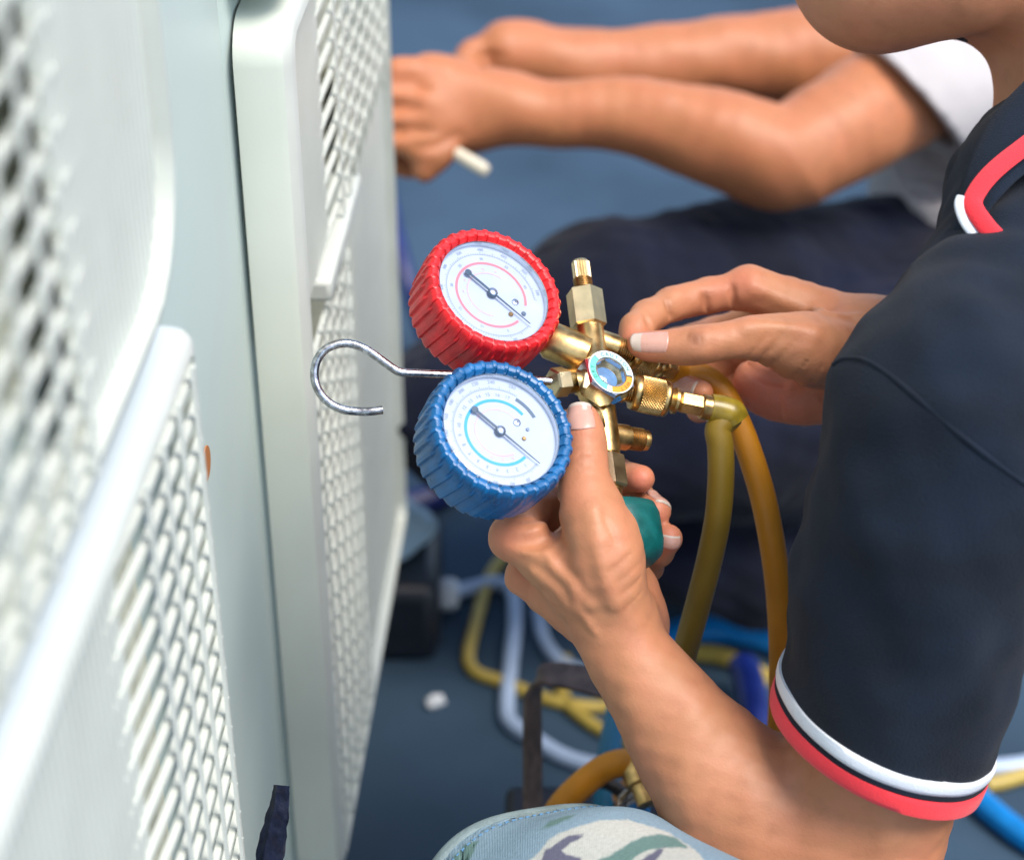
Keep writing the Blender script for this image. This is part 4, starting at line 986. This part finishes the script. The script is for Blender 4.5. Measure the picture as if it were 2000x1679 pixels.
lay([(868, 1160), (920, 1148), (968, 1138), (1000, 1155), (1006, 1210), (998, 1290), (990, 1380), (1000, 1412), (1040, 1440), (1100, 1476), (1170, 1495), (1260, 1500)], .0068, 'pale_tube', 'grey_tube', 'pale blue grey tube bending round behind the steel strap', 'tube', 'thin tubes on the ground')
lay([(1052, 1190), (1060, 1240), (1085, 1282), (1130, 1310), (1200, 1330)], .0062, 'pale_tube', 'grey_tube', 'short pale grey tube curving beside the forearm', 'tube', 'thin tubes on the ground')
m = MB(); p = G(873, 1160, .011); m.lathe(p-AR*.012, AR, [(.004, 0), (.013, .001), (.0145, .006), (.0145, .018), (.011, .022)], 16)
tag(m.build('tube_cap', M['paper']), 'white cap on the end of the pale grey tube', 'tube cap')
lay([(1290, 1262), (1318, 1240), (1352, 1230), (1400, 1228), (1450, 1234), (1520, 1254), (1600, 1300)], .0125, 'bright_blue', 'blue_hose', 'bright blue hose arching behind the hanging yellow hoses', 'hose', 'blue hoses on the ground')
lay([(1880, 1530), (1925, 1572), (1965, 1606), (2010, 1638), (2100, 1690)], .0100, 'bright_blue', 'blue_hose', 'bright blue hose at the lower right corner', 'hose', 'blue hoses on the ground')
lay([(1930, 1500), (1965, 1498), (2010, 1492), (2080, 1480)], .008, 'pale_tube', 'grey_tube', 'pale tube end at the right edge beside the sleeve', 'tube', 'thin tubes on the ground')
lay([(742, 300, .15), (770, 440, .12), (800, 560, .08), (835, 680, .02), (850, 760)], .009, 'deep_blue', 'blue_cable', 'dark blue cable hanging down behind the far unit', 'cable', 'dark blue cables')
lay([(740, 1000), (800, 985), (850, 968), (900, 935), (960, 880), (980, 820)], .014, 'deep_blue', 'blue_cable', 'dark blue cable on the ground under the blue gauge', 'cable', 'dark blue cables')
m = MB()
m.tube([G(1452, 1300, .03), G(1466, 1345, .035), G(1476, 1400, .035), G(1482, 1450, .03)], .0135, 12, smooth=5)
tag(m.build('blue_grip', M['deep_blue']), 'dark blue plastic tool grip lying beside the sleeve hem', 'tool')
# dark case with a pale cloth on it
b0 = G(735, 1285); 
m = MB(); cx = G(790, 1296); m.box(cx+np.array([-.035, .06, .040]), (.130, 0, 0), (0, .12, 0), (0, 0, .080))
cs = m.build('tool_case', M['black'], bevel=.012); tag(cs, 'black plastic tool case on the ground at the end of the far unit', 'tool case')
F = Field(); tc_ = cx+np.array([-.010, .07, .104]);
mb = MB(); mb.lathe(tc_-np.array([0, 0, .024]), ZD, [(.02, 0), (.032, .003), (.034, .012), (.030, .026), (.020, .038), (.008, .042), (.001, .043)], 20, disp=lambda q, r, z: .005*math.sin(3*q+z*80))
tag(mb.build('folded_cloth', M['pale_blue']), 'pale blue and white crumpled cloth on top of the black tool case', 'cloth')
def scrap(x, y, r, label):
    mb = MB(); bmx = bmesh.new(); bmesh.ops.create_icosphere(bmx, subdivisions=2, radius=r)
    o = G(x, y, r*.62)
    mb.add([o+np.array(v.co)*(1+.25*random.uniform(-1, 1))*np.array([1.1, 1, .7]) for v in bmx.verts], [tuple(v.index for v in f.verts) for f in bmx.faces]); bmx.free()
    tag(mb.build('paper_scrap', M['paper'], angle=20), label, 'paper scrap')
scrap(850, 1368, .0078, 'crumpled white paper scrap alone on the dark ground')
# steel strap handle of the tool carrier, with hoses and fittings around it
m = MB(); zb = 1.20; hw = V(0, 0, .0)
path = [C(1040, 1700, 1.22), C(1041, 1575, 1.215), C(1040, 1450, 1.21), C(1040, 1380, 1.205), C(1042, 1345, 1.203), C(1052, 1325, 1.20), C(1075, 1317, 1.20), C(1120, 1322, 1.20), C(1200, 1345, 1.20), C(1300, 1376, 1.20), C(1330, 1395, 1.20), C(1338, 1430, 1.20), C(1340, 1520, 1.205), C(1340, 1700, 1.22)]
path = catmull(path, 5); wdir = nrm(np.array([.45, .85, .1])); rings = []
for i, p in enumerate(path):
    t = nrm(path[min(i+1, len(path)-1)]-path[max(i-1, 0)]); w = nrm(wdir-t*(wdir@t)); n = np.cross(t, w)
    rings.append([p+w*.0092*a+n*.0014*b for (a, b) in ((-1, -1), (1, -1), (1, 1), (-1, 1))])
m.loft(rings)
car = empty('tool_carrier', G(1190, 1700).tolist()); tag(car, 'dark tool carrier with a bent rusty steel strap handle behind the knee', 'tool carrier')
m.build('strap_handle', M['rust'], car, angle=40)
bz = C(1190, 1690, 1.235); zt = bz[2]-.02
m = MB(); m.box((bz[0]+.0, bz[1]+.03, zt/2), (.13, 0, 0), (0, .13, 0), (0, 0, zt)); m.build('tray', M['black'], car, bevel=.006)
m = MB(); q0 = C(1228, 1620, 1.16); m.lathe(q0, nrm(np.array([.02, 0, 1])), [(.008, 0), (.011, .001), (.011, .007), (.0052, .0075), (.0052, .03), (.0045, .032)], 12); m.build('bolt', M['black'], car, angle=30)
m = MB(); c0 = C(1165, 1590, 1.15); e1 = nrm(np.array([1, .1, .1])); e2 = nrm(np.array([-.1, .7, .6]))
m.tube([c0+.019*(e1*math.cos(a)+e2*math.sin(a)) for a in np.linspace(0, 2*math.pi, 25)], .0042, 10); tag(m.build('cable_ring', M['black']), 'black rubber ring standing beside the bolt behind the knee', 'ring')
m = MB(); c0 = C(1262, 1592, 1.10)
for k in range(2):
    m.tube([c0+np.array([0, 0, -.006*k])+.017*(e1*math.cos(a)+nrm(np.array([-.1, 1, .35]))*math.sin(a)) for a in np.linspace(0, 2*math.pi, 25)], .0026, 8)
tag(m.build('wire_coil', M['hook']), 'small coil of grey wire against the forearm', 'wire coil')
m = MB(); m.lathe(C(1222, 1590, 1.13), nrm(np.array([.8, .2, .3])), [(.003, 0), (.006, .002), (.006, .012), (.003, .014)], 10); tag(m.build('blue_plug', M['bright_blue']), 'tiny bright blue plug between the bolt and the wire coil', 'plug')
hC = empty('yellow_hose', G(1090, 1600).tolist()); tag(hC, 'thick yellow hose arching above the camouflage knee with a brass end', 'hose', 'yellow hoses beside the carrier')
m = MB(); m.tube([C(1060, 1640, 1.13), C(1092, 1580, 1.12), C(1130, 1538, 1.11), C(1175, 1503, 1.105), C(1215, 1489, 1.10), C(1242, 1494, 1.10)], .0078, 16, smooth=8); m.build('hose', M['hose'], hC)
m = MB(); m.lathe(C(1238, 1492, 1.10), nrm(C(1252, 1528, 1.095)-C(1240, 1494, 1.10)), [(.0078, -.004), (.0085, 0), (.0085, .012), (.006, .013), (.006, .024)], 16); m.build('brass_end', M['brass'], hC)
m = MB(); m.tube([C(1205, 1552, 1.22), C(1250, 1546, 1.215), C(1300, 1545, 1.21), C(1380, 1560, 1.2)], .0085, 12, smooth=5); tag(m.build('yellow_hose', M['hose']), 'yellow hose lying behind the bolt and the wire coil', 'hose', 'yellow hoses beside the carrier')
m = MB(); m.tube([C(1214, 1390, 1.30), C(1202, 1450, 1.28), C(1193, 1520, 1.26), C(1188, 1620, 1.25)], .0105, 14, smooth=5); tag(m.build('teal_hose', M['teal_blue']), 'teal blue hose running down behind the forearm', 'hose')
m = MB(); m.tube([C(1210, 1455, 1.28), C(1240, 1462, 1.27), C(1290, 1475, 1.26)], .008, 12, smooth=4); tag(m.build('yellow_tube', M['thin_yellow']), 'yellow tube stub beside the teal hose and forearm', 'tube', 'thin tubes on the ground')
# black strap end standing up in front of the near unit
P = [C(512, 1760, .915), C(524, 1690, .92), C(534, 1630, .925), C(545, 1575, .928), (C(550, 1533, .93))]
P = catmull(P, 6); rings = []
wd = [.0082, .0068, .0042]
for i, p in enumerate(P):
    f = i/(len(P)-1); t = nrm(P[min(i+1, len(P)-1)]-P[max(i-1, 0)]); s = nrm(V(1, .1, .35)); s = nrm(s-t*(s@t)); n = np.cross(t, s); w = np.interp(f, [0, .5, 1], wd)*(1+.08*random.uniform(-1, 1))
    ctr = p
    rings.append([ctr-s*w, ctr-s*w*.2+n*-.0030, ctr+s*w*.9-n*.0008*random.uniform(.5, 1.5), ctr+s*w, ctr+s*w*.2+n*.003, ctr-s*w*.9+n*.001])
m = MB(); m.loft(rings); tag(m.build('rubber_strap', M['strap'], angle=25), 'torn black rubber strap end standing in front of the near condenser unit', 'strap')
